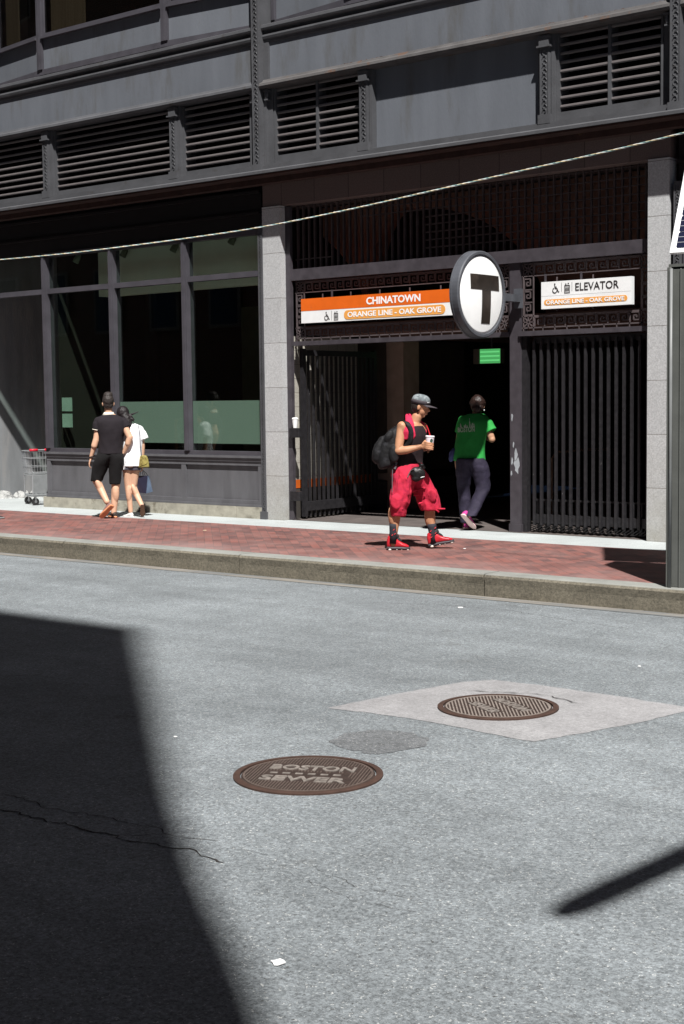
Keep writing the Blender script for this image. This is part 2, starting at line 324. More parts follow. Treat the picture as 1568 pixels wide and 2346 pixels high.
# road cracks
def crack(pts, wd, seed):
    random.seed(seed); b = MB(); P = [onZ(*p, RZ + (.008 if seed == 9 else .003)) for p in pts]; out = []
    for a, c in zip(P, P[1:]):
        n = max(2, int((c - a).length / .035))
        for k in range(n): out.append(a.lerp(c, k / n) + Vector((random.uniform(-.014, .014), random.uniform(-.014, .014), 0)))
    out.append(P[-1])
    L = []; Rr = []
    for i, p in enumerate(out):
        t = (out[min(i + 1, len(out) - 1)] - out[max(i - 1, 0)]); t.z = 0; t.normalize(); q = Vector((-t.y, t.x, 0)); ww = wd * random.uniform(.25, 1) * (1 if 0 < i < len(out) - 1 else .1)
        L.append(p + q * ww); Rr.append(p - q * ww)
    n = len(out); b.add(L + Rr, [(i, n + i, n + i + 1, i + 1) for i in range(n - 1)])
    tag(b.build('road_crack', mat('crack_shadow_fill', (.03, .027, .025), .95, .2, 20)), kind='structure')
D0 = lambda x, y: (x / 2.5, (2800 / 1.5944) + y / 2.5)
crack([D0(*p) for p in [(-20, 245), (80, 255), (300, 320), (380, 322), (500, 365), (640, 385), (700, 420), (900, 445), (1000, 470), (1090, 468), (1190, 520), (1290, 550)]], .007, 1)
crack([D0(*p) for p in [(0, 150), (130, 180), (280, 238), (480, 268), (640, 300), (800, 340), (910, 350), (930, 380), (1080, 405), (1250, 425)]], .0035, 2)
crack([D0(*p) for p in [(700, 395), (780, 392), (900, 400)]], .003, 3)
crack([D0(*p) for p in [(1250, 440), (1320, 470), (1450, 480), (1600, 520), (1800, 570), (2050, 690), (2400, 760)]], .0013, 4)
crack([(500, 1985), (640, 1990), (800, 2060), (960, 2090)], .0012, 5)
crack([(1075, 1582), (1120, 1584), (1180, 1586), (1230, 1590), (1262, 1594), (1300, 1604), (1330, 1612)], .007, 9)
crack([(850, 1380), (1000, 1385), (1150, 1395), (1300, 1420), (1440, 1440)], .004, 6)
crack([(100, 1545), (0, 1550)], .006, 7)

# ------------------------------------------------------------------ manhole covers
def manhole(label, c, r, rot, lines, hatch, pitch=.0165):
    root = thing('manhole_cover', label, 'manhole cover', c)
    cx, cy, cz = c
    iron = mat('rusty_cast_iron', (.052, .037, .032), .5, .25, 20, 6, .3, 80, metal=.3); ring = mat('dark_rust_frame_iron', (.05, .028, .021), .7, .2, 20, 6, .3, 60)
    worn = mat('polished_iron', (.17, .15, .135), .55, .35, 30, 6)
    b = MB(); n = 64; C = lambda rr, z: [Vector((cx + rr * math.cos(2 * math.pi * k / n), cy + rr * math.sin(2 * math.pi * k / n), cz + z)) for k in range(n)]
    b.loft([C(r, -.03), C(r, .006), C(r - .012, .009), C(r - .035, .009), C(r - .038, -.03)], cap=False); b.build('frame_ring', ring, root)
    b = MB(); b.loft([C(r - .041, -.03), C(r - .041, .002), C(r - .05, .004)], cap=False); b.add(C(r - .05, .004), [tuple(range(n))]); b.build('lid', iron, root)
    u = Vector((math.cos(rot), math.sin(rot), 0)); v = Vector((-u.y, u.x, 0)); ri = r - .055; z = cz + .004
    b = MB(); b.loft([C(r - .06, .004), C(r - .06, .0075), C(r - .05, .0075), C(r - .05, .004)], cap=False)
    hu = u * math.cos(hatch) + v * math.sin(hatch); hv = Vector((-hu.y, hu.x, 0))
    bands = [(l[1], l[1] + l[2], l[3]) for l in lines]
    k = -ri + .01
    while k < ri:
        hl = math.sqrt(max(0, ri * ri - k * k)); segs = []; m = int(hl * 2 / .012); cur = None
        for q in range(m + 1):
            t = -hl + q * 2 * hl / max(m, 1); p = hv * k + hu * t; pu, pv = p.dot(u), p.dot(v)
            inside = any(a - .014 < pv < c2 + .014 and abs(pu) < hw + .014 for a, c2, hw in bands)
            if inside:
                if cur is not None: segs.append((cur, t)); cur = None
            elif cur is None: cur = t
        if cur is not None: segs.append((cur, hl))
        for a, c2 in segs:
            if c2 - a > .015:
                A = Vector((cx, cy, z + .0015)) + hv * k + hu * a; B = Vector((cx, cy, z + .0015)) + hv * k + hu * c2; b.bar(A, B, .0055 if pitch < .02 else .009, .005)
        k += pitch
    b.build('tread_ribs', mat('bright_rib_iron', (.20, .17, .15), .5, .2, 30) if pitch > .02 else mat('worn_rib_iron', (.095, .073, .063), .5, .2, 30), root)
    b = MB()
    for (txt, off, h, hw) in lines:
        if txt: text_mb(b, txt, Vector((cx, cy, z)) + v * off - u * hw, u, v, hw * 2, h, .005, .03)
        else:
            for q in range(6): b.bar(Vector((cx, cy, z + .002)) + v * (off + h / 2) + u * (-hw + q * hw / 3), Vector((cx, cy, z + .002)) + v * (off + h / 2) + u * (-hw + q * hw / 3 + hw / 5), h * .4, .003)
    b.build('raised_lettering', worn, root)
    return root
c1 = Vector((-4.81, 5.585, RZ + .003)); a1 = onZ(600, 1752, RZ); a2 = onZ(832, 1764, RZ)
L1 = onZ(594, 1792, RZ); L2 = onZ(802, 1802, RZ); ang = math.atan2((L2 - L1).y, (L2 - L1).x)
manhole('round rusty iron cover lettered BOSTON SEWER in the grey asphalt', c1, .385, ang, [('BOSTON', .065, .092, .225), ('', -.03, .05, .2), ('SEWER', -.155, .092, .225)], math.pi / 2)
c2 = Vector((-4.925, 7.53, RZ + .006)); L1 = onZ(1160, 1600, RZ); L2 = onZ(1255, 1637, RZ); ang = math.atan2((L2 - L1).y, (L2 - L1).x)
manhole('round iron cover with slanting ribs set in the pale concrete diamond', c2, .375, ang, [('BOSTON', .06, .075, .19), ('SEWER', -.13, .075, .16)], 2.743, .021)
# litter
def litter(px, py, z, r, label, m, seed):
    random.seed(seed); p = onZ(px, py, z); b = MB(); n = 9
    ring = [p + Vector((math.cos(2 * math.pi * k / n) * r * random.uniform(.6, 1.1), math.sin(2 * math.pi * k / n) * r * random.uniform(.5, 1.1), .004)) for k in range(n)]
    b.prism(ring, (0, 0, .004)); b.build('paper_scrap', m, base=p); tag(b_last(), label, 'litter', 'scraps dropped on the street')
def b_last(): return list(COL.objects)[-1]
PAP = mat('white_paper', (.7, .7, .7), .8, .1, 10)
litter(638, 2208, RZ, .03, 'flattened white scrap on the near asphalt below the two covers', PAP, 1)
litter(1055, 1393, RZ, .03, 'thin white scrap on the asphalt just off the kerb', PAP, 2)
litter(470, 1216, 0, .03, 'small cream scrap on the brick in front of the shop window', mat('cream_paper', (.6, .5, .35), .8, .1, 10), 3)
litter(1065, 1258, 0, .022, 'tiny white scrap on the brick right of the red shoes', PAP, 4)
litter(402, 1690, RZ, .012, 'tiny pale speck on the asphalt beside the shadow edge', PAP, 5)
litter(1465, 1528, RZ, .014, 'tiny white speck on the asphalt beyond the concrete diamond', PAP, 6)

# ------------------------------------------------------------------ the station building
BY = 15.45
BLD = thing('station_building', 'dark grey iron-fronted building with shop window, louvres and barred subway entrance', 'building', (-13, 16, 0))
def part(name, mb, m, parent=None, **k): return mb.build(name, m, parent or BLD, **k)
XL, XR = -46., 14.
# body of the building behind the front (walls, roof); unseen top heightened to block sky light
b = MB(); b.box(XL, XR, 24.2, 24.6, 0, 46); b.box(XL, XL + .3, 16, 24.2, 0, 46); b.box(XR - .3, XR, 16, 24.2, 0, 46); b.box(XL, XR, 15.9, 24.2, 13.9, 46); b.box(XL, XR, 15.95, 24.2, 4.84, 4.98)
part('wall', b, mat('dull_side_wall', (.16, .14, .13), .9, .2, 3))
# granite piers + lintel
for x0, x1 in ((-14.02, -13.69), (-8.03, -7.76)):
    b = MB(); b.box(x0, x1, BY, 15.63, 0, 4.40); part('granite_pier', b, GRAN)
b = MB(); b.box(-14.02, -7.76, BY + .02, 16.0, 4.403, 4.78); part('granite_lintel', b, GRANL)
# ledge over the ground floor : thin lit lip, soffit behind
def ledge(x0, x1):
    b = MB(); prof = [(15.08, 4.80), (15.08, 4.835), (15.16, 4.865), (15.42, 4.875), (15.9, 4.875), (15.9, 4.785), (15.46, 4.785), (15.44, 4.80)]
    b.loft([[Vector((x, y, z)) for y, z in prof] for x in (x0, x1)]); return b
part('ledge', ledge(XL, XR), STEEL)
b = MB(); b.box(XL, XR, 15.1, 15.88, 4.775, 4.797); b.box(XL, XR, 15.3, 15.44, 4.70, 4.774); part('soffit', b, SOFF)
# dark fascia over the shop window and either side
for x0, x1 in ((XL, -14.1), (-7.68, XR)):
    b = MB(); b.box(x0, x1, 15.52, 15.9, 4.11, 4.77); b.box(x0, x1, 15.47, 15.519, 4.33, 4.36); b.box(x0, x1, 15.47, 15.519, 4.62, 4.66)
    part('fascia', b, mat('black_fascia_paint', (.010, .009, .010), .5, .15, 5))
# ornamented iron strips
def ornament(b, x0, x1, y, z0, z1):
    cx = (x0 + x1) / 2; hw = (x1 - x0) / 2 * .62; z = z0 + .03; k = 0
    while z < z1 - .03:
        s = 1 if k % 2 else -1; pts = []
        for q in range(9):
            a = q / 8 * math.pi * 1.6; rr = hw * (1 - .06 * q); pts.append((cx + s * (math.cos(a) * rr * .8), y - .006, z + math.sin(a) * rr * .8))
        b.tube(pts, .0055, 5); b.sph((cx - s * hw * .5, y - .004, z + .012), .009, 6, 4); z += hw * 1.35; k += 1
def pilaster(x0, x1, z0, z1, y, back, cap=True, foot=True):
    b = MB(); b.box(x0, x1, y, back, z0, z1); part_o = b
    b.box(x0, x0 + .014, y - .01, y - .0005, z0 + .1, z1 - .05); b.box(x1 - .014, x1, y - .01, y - .0005, z0 + .1, z1 - .05)
    ornament(b, x0, x1, y, z0 + .12, z1 - .06)
    if foot: b.box(x0 - .02, x1 + .02, y - .025, back, z0, z0 + .11)
    if cap:
        b.box(x0 - .015, x1 + .015, y - .03, back, z1 - .035, z1 - .012); b.box(x0 - .03, x1 + .03, y - .04, back, z1 - .15, z1 - .13)
        b.box(x0 - .005, x1 + .005, y - .025, back, z1 - .13, z1 - .035)
    return part('pilaster', b, STEEL)
for x in (-14.1, -7.7):
    pilaster(x, x + .085, 0, 4.12, BY - .005, 15.8, cap=False)
# first-floor band : sill, louvres, pilasters
b = MB(); b.box(XL, XR, 15.38, 15.9, 4.876, 4.96); b.box(XL, XR, 15.42, 15.9, 4.96, 4.985); part('louvre_sill', b, STEEL)
PX = [-24.9, -21.75, -18.7, -15.8, -14.09, -12.22, -9.45, -7.72, -5.9, -3.1, -.2]
main = (-14.09, -7.72)
for x in PX:
    if x in main: pilaster(x, x + .13, 4.88, 13.5, 15.37, 15.9, cap=False)
    else: pilaster(x, x + .125, 4.97, 6.02, 15.42, 15.9)
    # side mouldings of the pier
    b = MB(); b.box(x - .05, x - .002, 15.47, 15.9, 4.986, 6.02); b.box(x + .135, x + .18, 15.455, 15.9, 4.986, 6.02)
    if x in main:
        b.box(x + .181, x + .27, 15.49, 15.9, 4.986, 6.02); b.box(x - .14, x - .051, 15.5, 15.9, 4.986, 6.02)
        for s in (-.07, .2): b.box(x + s - .03, x + s + .03, 15.42, 15.49, 5.86, 5.88); b.box(x + s - .035, x + s + .035, 15.4, 15.49, 5.98, 6.0); b.tube([(x + s, 15.44, 5.985), (x + s, 15.44, 5.93), (x + s, 15.44, 5.885)], [.022, .03, .02], 8)
    part('moulding', b, STEEL)
def louvre(x0, x1, mid, big):
    fr = MB(); y = 15.5
    fr.box(x0, x0 + .03, y, 15.75, 4.987, 6.02); fr.box(x1 - .03, x1, y, 15.75, 4.987, 6.02); fr.box(x0 + .031, x1 - .031, y + .01, 15.75, 4.987, 5.07 if not mid else 5.1)
    if mid: xm = (x0 + x1) / 2; fr.box(xm - .02, xm + .02, y + .02, 15.7, 5.101, 6.02)
    f = part('louvre', fr, STEEL)
    sl = MB(); z = 5.125 if not mid else 5.15
    while z < 6.05:
        spans = [(x0 + .032, x1 - .032)] if not mid else [(x0 + .032, xm - .022), (xm + .022, x1 - .032)]
        for a, c in spans:
            sl.prism([(a, y + .04, z), (a, y + .03, z + .012), (a, y + .032, z + .032), (a, y + .042, z + .038), (a, y + .16, z + .034), (a, y + .16, z + .026), (a, y + .048, z + .028), (a, y + .048, z)], (c - a, 0, 0))
        z += .104
    sl.build('slats', mat('louvre_paint', (.12, .108, .108), .5, .12, 6), f)
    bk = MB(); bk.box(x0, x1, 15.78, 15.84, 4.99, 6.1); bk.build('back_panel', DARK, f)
for i, x in enumerate(PX[:-1]):
    x0 = x + (.28 if x in main else .182); x1 = PX[i + 1] - (.15 if PX[i + 1] in main else .052)
    if x == -12.22:
        b = MB(); b.box(x0, x1, 15.545, 15.9, 4.987, 6.1); part('wall_panel', b, PANEL)
    else: louvre(x0, x1, x in (-14.09, -9.45, -5.9), True)
# second string course, big plain panels, mouldings
SEG = [(XL, -14.092), (-13.958, -7.722), (-7.588, XR)]
for i, (x0, x1) in enumerate(SEG):
    m = RUST if i else STEEL
    b = MB(); prof = [(15.36, 6.03), (15.35, 6.05), (15.36, 6.085), (15.43, 6.12), (15.45, 6.15), (15.9, 6.15), (15.9, 6.021), (15.37, 6.021)]
    b.loft([[Vector((x, y, z)) for y, z in prof] for x in (x0, x1)]); part('string_course', b, m)
    b = MB(); b.box(x0, x1, 15.5, 15.9, 6.151, 6.66); part('wall_panel', b, PANEL)
    b = MB(); fx = .09
    for xa_ in (x0, x1 - fx): b = MB(); b.box(xa_, xa_ + fx, 15.46, 15.499, 6.151, 6.655); part('panel_frame', b, STEEL)
    b = MB(); prof = [(15.5, 6.661), (15.48, 6.665), (15.475, 6.70), (15.455, 6.71), (15.445, 6.74), (15.45, 6.765), (15.485, 6.775), (15.485, 6.82), (15.425, 6.825), (15.415, 6.85), (15.42, 6.89), (15.44, 6.90), (15.9, 6.90), (15.9, 6.661)]
    b.loft([[Vector((x, y, z)) for y, z in prof] for x in (x0, x1)]); part('cornice', b, STEEL)
random.seed(21); RR_ = mat('rust_edge', (.10, .042, .022), .9, .3, 30, 6, .3, 60)
for k in range(46):
    xa = random.uniform(-12.9, -7.8); L_ = random.uniform(.05, .22); hh_ = random.uniform(.004, .016); n_ = 8
    b = MB(); lo = [Vector((xa + L_ * q / n_, 15.4985, 6.152)) for q in range(n_ + 1)]; hi = [Vector((p.x, 15.4985, 6.152 + hh_ * (.3 + random.random()))) for p in lo]
    if k == 0: RB_ = MB()
    RB_.add(lo + hi, [(q, q + 1, n_ + 2 + q, n_ + 1 + q) for q in range(n_)])
tag(part('rust_stain', RB_, RR_), kind='stuff')
# upper storey : shallow oriel bays of panels and windows
CURT = mat('tan_curtain', (.36, .29, .21), .9, .2, 3, 4, .3, 8, stretch=(14, 1, .3)); SKYG = glass_mat('upper_glass', (.5, .5, .48))
BLIND = mat('pale_roller_blind', (.3, .3, .3), .8, .04, 4)
def bay(pts):
    for a, c in zip(pts, pts[1:]):
        A = Vector((*a, 0)); C = Vector((*c, 0)); t = (C - A).normalized(); nrm = Vector((t.y, -t.x, 0)); L = (C - A).length
        def slab(b, s0, s1, o, th, z0, z1):
            P = [A + t * s0 + nrm * o, A + t * s1 + nrm * o, A + t * s1 + nrm * (o - th), A + t * s0 + nrm * (o - th)]
            b.prism([p + Vector((0, 0, z0)) for p in P], (0, 0, z1 - z0))
        b = MB(); slab(b, 0, L, 0, .1, 6.901, 7.46); part('wall_panel', b, PANEL)
        b = MB(); slab(b, 0.0, L, .03, .029, 6.905, 6.99); slab(b, 0.0, .06, .05, .049, 6.991, 10.5); slab(b, L - .06, L, .05, .049, 6.991, 10.5)
        slab(b, .061, L - .061, .075, .2, 7.461, 7.50); slab(b, .061, L - .061, .02, .06, 7.501, 7.55); slab(b, .061, .1, .02, .06, 7.551, 10.2); slab(b, L - .1, L - .061, .02, .06, 7.551, 10.2); slab(b, 0.061, L - .061, .02, .2, 10.2, 10.5)
        wf = part('window', b, MULL)
        g = MB(); slab(g, .1, L - .1, -.01, .008, 7.55, 10.2); g.build('pane', SKYG, wf)
        g = MB(); slab(g, .12, .12 + L * .28, -.12, .03, 7.5, 10.2); g.build('curtain', CURT, wf)
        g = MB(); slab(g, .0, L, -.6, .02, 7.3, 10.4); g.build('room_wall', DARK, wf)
        b = MB(); slab(b, 0, L, .0, .3, 10.501, 13.9); part('upper_wall', b, PANEL)
yb, yf = 15.66, 15.46
bay([(-22.9, yf), (-20.1, yb)] if False else [(-23.9, yb), (-22.6, yf), (-20.6, yf), (-20.1, yb)])
bay([(-20.1, yb), (-18.72, yf), (-15.88, yf), (-14.13, yb)])
bay([(-13.93, yb), (-12.4, yf), (-9.4, yf), (-7.74, yb)])
bay([(-7.58, yb), (-6.2, yf), (-3.0, yf), (-1.4, yb)])
# ---- shop window
def shop(x0, x1, muls, film):
    fr = MB(); fr.box(x0, x1, 15.46, 15.6, .905, .965); fr.box(x0, x1, 15.475, 15.58, 3.455, 3.535); fr.box(x0, x1, 15.48, 15.58, 4.04, 4.109)
    for m in muls: fr.box(m - .05, m + .05, 15.44, 15.60, .966, 4.04); fr.box(m - .025, m + .025, 15.425, 15.4395, .966, 4.04)
    for m in (x0, x1 - .03): fr.box(m, m + .03, 15.47, 15.6, .966, 4.109)
    w = part('shop_window', fr, MULL)
    edges = [x0 + .03] + [m for m in muls] + [x1 - .03]
    for i, (a, c) in enumerate(zip(edges, edges[1:])):
        a2 = a + (.05 if i else 0); c2 = c - (.05 if i < len(edges) - 2 else 0)
        if c2 - a2 < .1: continue
        g = MB(); g.box(a2, c2, 15.53, 15.536, .965, 3.455); g.box(a2, c2, 15.53, 15.536, 3.535, 4.04); g.build('pane', GLASS, w)
        if film and i >= 2: g = MB(); g.box(a2, c2, 15.54, 15.543, 1.07, 1.70); g.build('frosted_film', FROST, w)
    # sheet-metal base with raised frame
    bp = MB(); bp.box(x0, x1, 15.5, 15.9, .171, .87); bp.box(x0 - .03, x1, 15.43, 15.9, .871, .904)
    for z0, z1 in ((.171, .26), (.76, .82)): bp.box(x0, x1, 15.465, 15.499, z0, z1)
    bp.box(x0, x1, 15.45, 15.499, .821, .8705); bp.box(x0, x1, 15.44, 15.5, .171, .2)
    n = max(1, round((x1 - x0) / 1.6)); 
    for k in range(n + 1): xx = x0 + (x1 - x0 - .09) * k / n; bp.box(xx, xx + .09, 15.468, 15.4985, .261, .759)
    part('base_panel', bp, mat('grey_base_panel', (.1, .1, .108), .6, .15, 3, 8, .2, 40, col2=(.07, .05, .04), t2=(.66, .74), s2=5, stretch=(2, 1, .5)))
    pl = MB(); k = x0 - .08
    while k < x1:
        e = min(k + 1.45, x1); pl.box(k + .004, e - .004, 15.44, 15.9, 0, .168); k = e
    part('plinth', pl, PLINTH)
    return w
shop(-18.87, -14.1, (-18.80, -17.2, -15.6), True)
shop(-7.6, -2.0, (-6, -4.2), False)
shop(-2.0, XR, (0,), False)
# transom carrying on over the recessed doorway
b = MB(); b.box(-24, -18.875, 15.475, 15.58, 3.455, 3.535); tr_ = part('transom', b, MULL); b = MB(); b.box(-24, -18.875, 15.53, 15.536, 3.54, 4.1); b.build('pane', GLASS, tr_)
shop(XL, -24, (-28, -26), False)
# recess beside the shop : splayed stained wall, dark door
A = Vector((-21.242, 16.326, 0)); t = Vector((.612, .79, 0)).normalized()
q0 = A - t * 1.0; q1 = A + t * 1.9; nn = Vector((-t.y, t.x, 0)) * .3
b = MB(); b.prism([q0, q1, q1 + nn, q0 + nn], (0, 0, 4.7)); part('recess_wall', b, STAINW)
b = MB(); nf = -nn.normalized()
P0 = q0 + nf * .004; P1 = q1 + nf * .004; pts = []; random.seed(4)
for k in range(60): p = P0.lerp(P1, k / 59); pts.append(p + Vector((0, 0, .11 + random.uniform(-.04, .05) + .03 * math.sin(k * .7))))
b.add([P0, P1] + pts[::-1], [tuple(range(62))]); part('flaking_paint', b, FLAKE)
b = MB(); b.box(-24, q0.x, 15.5, 15.9, 0, 4.7); part('wall', b, STAINW)
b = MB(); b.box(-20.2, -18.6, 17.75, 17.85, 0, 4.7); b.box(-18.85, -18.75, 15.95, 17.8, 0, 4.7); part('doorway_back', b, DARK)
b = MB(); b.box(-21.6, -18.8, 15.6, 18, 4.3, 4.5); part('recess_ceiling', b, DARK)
b = MB(); b.box(-24, -18.7, 16.051, 18, -.05, .0); part('recess_floor', b, GSTRIP)
COLX0, COLX1 = onY(212, 800, 17.0).x, onY(258, 800, 17.0).x
# shop interior
b = MB(); b.box(-18.7, -14.2, 21.9, 22, 0, 4.6); b.box(-18.66, -18.64, 15.61, 16.9, 0, 4.44); b.box(-20.2, -18.67, 17.6, 22, 0, 4.6); b.box(-14.25, -14.12, 15.6, 22, 0, 4.6); b.box(-18.7, -14.2, 15.9, 22, 4.45, 4.6); part('shop_back_wall', b, mat('shop_dark_wall', (.013, .012, .009), .9, .2, 2))  # near-black side wall by the glass added to hide a sunlit streak
b = MB(); b.box(-18.7, -14.25, 15.91, 22, -.05, -.01); part('shop_floor', b, mat('shop_floor', (.09, .085, .075), .5, .1, 3))
b = MB(); b.box(-18.1, -14.26, 16.0, 16.2, 3.40, 4.44); b.box(-19.32 + .0, -18.78, 17.0, 17.2, .0, 4.44) if False else b.box(COLX0, COLX1, 17.0, 17.2, 0, 4.44); part('bulkhead', b, GREEN)
b = MB(); b.box(-17.4, -16.5, 18.6, 18.9, 0, 3.3); part('shop_column', b, mat('olive_column', (.1, .1, .06), .8))
b = MB(); b.box(-16.9, -15.2, 19.4, 19.44, 1.6, 2.6); part('wall_screen', b, mat('navy_screen', (.015, .02, .04), .3))
b = MB(); b.box(-15.3, -14.9, 18.2, 18.22, 1.95, 2.2); part('price_board', b, mat('pale_card', (.4, .45, .38), .6))
b = MB()
for z0 in (1.3, 1.56): b.box(-18.55, -18.30, 15.55, 15.553, z0, z0 + .22)
part('window_notice', b, mat('notice_paper', (.25, .35, .3), .8, .1, 8))
def spot(px, py, k, red=False):
    p = onY(px, py, 15.95); root = thing('spotlight', ['small track spotlight inside the second pane, pale arm, leftmost', 'small black track spotlight inside the third pane, at its left', 'small black track spotlight behind the mullion of the last two panes', 'small black track spotlight inside the last pane by the pier'][k], 'spotlight', p, 'track spotlights behind the shop glass')
    m = mat('spot_olive', (.12, .14, .09), .5) if k else mat('spot_pale', (.25, .3, .22), .5)
    b = MB(); b.tube([p + Vector((.03, 0, .06)), p + Vector((0, -.02, 0)), p + Vector((-.02, -.05, -.07))], [.035, .05, .055], 10); b.build('lamp_head', m, root, smooth=True)
    b = MB(); b.tube([p + Vector((.03, 0, .05)), p + Vector((.03, 0, 4.42 - p.z))], .012, 6); b.build('arm', m, root)
for k, (px, py) in enumerate([(180, 592), (288, 578), (403, 566), (536, 548)]): spot(px, py, k)

# ---- entrance
# jamb, post, beams
JX = -13.606
b = MB(); b.box(-13.688, JX, 15.56, 15.62, 0, 4.39); part('jamb', b, BEAM)
b = MB(); b.box(-10.02, -9.87, 15.62, 15.80, 0, 3.36); b.box(-10.035, -9.855, 15.61, 15.81, 0, .1); part('post', b, BLK if False else BEAM)
PEEL = mat('grey_peeled_paint', (.3, .32, .34), .7, .15, 10)
random.seed(11); b = MB()
for (cz, cy, sz) in ((1.45, -9.99, .03), (.98, -9.93, .05), (.84, -9.92, .07), (.9, -9.99, .03), (.75, -10, .025), (1.1, -9.97, .025)):
    n = 11; ring = [Vector((cy + math.cos(2 * math.pi * k / n) * sz * .6 * random.uniform(.5, 1.2), 15.6185, cz + math.sin(2 * math.pi * k / n) * sz * 1.6 * random.uniform(.5, 1.2))) for k in range(n)]
    b = MB(); b.add([Vector((min(max(r.x, -10.018), -9.872), r.y, r.z)) for r in ring], [tuple(range(n))]); part('peeled_paint', b, PEEL)
b = MB(); b.box(JX + .001, -8.1, 15.58, 15.78, 3.362, 3.52); part('beam', b, BEAM)
b = MB(); b.box(JX + .001, -10.022, 15.585, 15.75, 2.455, 2.515); b.box(-9.868, -8.05, 15.585, 15.75, 2.455, 2.515); part('beam', b, BEAM)
# upper bar screen with spaced cross bars
b = MB(); x = -13.55; ybar = 15.68
while x < -8.06: b.box(x - .011, x + .011, ybar - .02, ybar + .02, 3.521, 4.40); x += .1035
def hb(x0, x1, z): b.box(x0, x1, ybar - .012, ybar + .012, z - .008, z + .008)
hb(-13.60, -12.95, 3.66); hb(-13.60, -8.04, 4.38)
for k in range(8):
    z = 3.66 + .1 * k
    if k < 7: hb(-11.35 if k < 5 else -12.4, -8.04, z)
part('bar_screen', b, BARM)
# Greek-key grilles round the two signs
def key_run(b, o, u, v, n, p, h, y):
    path = [(0, 0), (0, 1), (.86, 1), (.86, .22), (.34, .22), (.34, .68), (.6, .68), (.6, .45)]
    for k in range(n):
        P = [Vector(o) + Vector(u) * (k + a) * p + Vector(v) * c * h for a, c in path]
        for a, c in zip(P, P[1:]): b.bar(a, c, .016, .0115, up=(0, 1, 0))
def grille(x0, x1, z0, z1):
    b = MB(); y = 15.66; h = .15
    h = .115; fr = [((x0, y, z0 + .04), (x1, y, z0 + .04)), ((x0, y, z0 + .185), (x1, y, z0 + .185)), ((x0, y, z1 - .02), (x1, y, z1 - .02)), ((x0, y, z1 - .165), (x1, y, z1 - .165)), ((x0 + .02, y, z0), (x0 + .02, y, z1)), ((x0 + .165, y, z0), (x0 + .165, y, z1)), ((x1 - .02, y, z0), (x1 - .02, y, z1)), ((x1 - .165, y, z0), (x1 - .165, y, z1))]
    for a, c in fr: b.bar(a, c, .016, .012, up=(0, 1, 0))
    n = int((x1 - x0 - .35) / .135); p = (x1 - x0 - .35) / n
    key_run(b, (x0 + .18, y, z0 + .055), (1, 0, 0), (0, 0, 1), n, p, h, y); key_run(b, (x0 + .18, y, z1 - .15), (1, 0, 0), (0, 0, 1), n, p, h, y)
    m = max(1, int((z1 - z0 - .38) / .135)); q = (z1 - z0 - .38) / m
    key_run(b, (x0 + .145, y, z0 + .20), (0, 0, 1), (-1, 0, 0), m, q, h, y); key_run(b, (x1 - .035, y, z0 + .20), (0, 0, 1), (-1, 0, 0), m, q, h, y)
    for cx in (x0 + .09, x1 - .09):
        for cz in (z0 + .112, z1 - .09):
            for s in (1, -1): b.bar((cx - .055, y, cz - .055 * s), (cx + .055, y, cz + .055 * s), .014, .012, up=(0, 1, 0))
            b.bar((cx - .08, y, cz), (cx + .08, y, cz), .014, .012, up=(0, 1, 0)); b.bar((cx, y, cz - .08), (cx, y, cz + .08), .014, .012, up=(0, 1, 0))
    k = x0 + .3
    while k < x1: b.bar((k, y, z0), (k, y, z0 + .05), .014, .012, up=(0, 1, 0)); k += .17
    for xx in [x0 + .5 * i for i in range(1, int((x1 - x0) / .5))]: b.bar((xx, y, z1 - .3), (xx, y, z1 - .2), .014, .012, up=(0, 1, 0)); b.bar((xx, y, z0 + .235), (xx, y, z0 + .3), .014, .012, up=(0, 1, 0))
    part('key_grille', b, mat('grille_brown_paint', (.085, .068, .07), .5, .2, 10))
grille(-13.60, -10.03, 2.516, 3.36); grille(-9.86, -8.05, 2.516, 3.36)
# fixed right-hand gate
def gate_bars(b, f, n, z0, z1, wd=.026):
    for k in range(n): p = f(k / (n - 1)); b.box(p.x - wd / 2, p.x + wd / 2, p.y - wd / 2, p.y + wd / 2, z0, z1)
b = MB(); b.box(-9.72, -8.13, 15.70, 15.76, .12, .235); b.box(-9.72, -8.05, 15.70, 15.76, 2.36, 2.44); b.box(-9.868, -9.8, 15.66, 15.76, 0, 2.454); b.box(-8.13, -8.05, 15.70, 15.76, .04, 2.36)
g = part('gate', b, BLK)
b = MB(); gate_bars(b, lambda s: Vector((-9.70 + 1.56 * s, 15.68, 0)), 16, .10, 2.40, .032); b.build('bars', BLK, g)
b = MB(); gate_bars(b, lambda s: Vector((-9.67 + 1.52 * s, 15.76, 0)), 15, .02, .42, .045); b.box(-9.72, -8.1, 15.75, 15.78, .40, .425); b.build('lower_bars', BLK, g)
b = MB()
for k in range(30): xx = -9.74 + 1.6 * k / 29; b.bar((xx, 15.68, .03), (xx + .10, 15.66, .09), .012, .008)
b.build('bottom_fins', BLK, g)
# left-hand gate folded back inside against the tiled wall
gx = -13.56
b = MB(); b.box(gx - .03, gx + .03, 15.72, 15.79, .04, 2.42); b.box(gx - .03, gx + .03, 17.36, 17.42, .04, 2.42); b.box(gx - .035, gx + .035, 15.791, 17.359, .12, .25); b.box(gx - .03, gx + .03, 15.791, 17.359, 2.32, 2.40)
g = part('gate', b, BLK)
b = MB(); gate_bars(b, lambda s: Vector((gx, 15.87 + 1.44 * s, 0)), 15, .04, 2.38, .03); b.build('bars', BLK, g)
for lz_ in (1.17, .28): b = MB(); b.box(-13.61, -13.43, 15.49, 15.555, lz_, lz_ + .135); b.build('lock_box', BLK, g, bevel=.006)
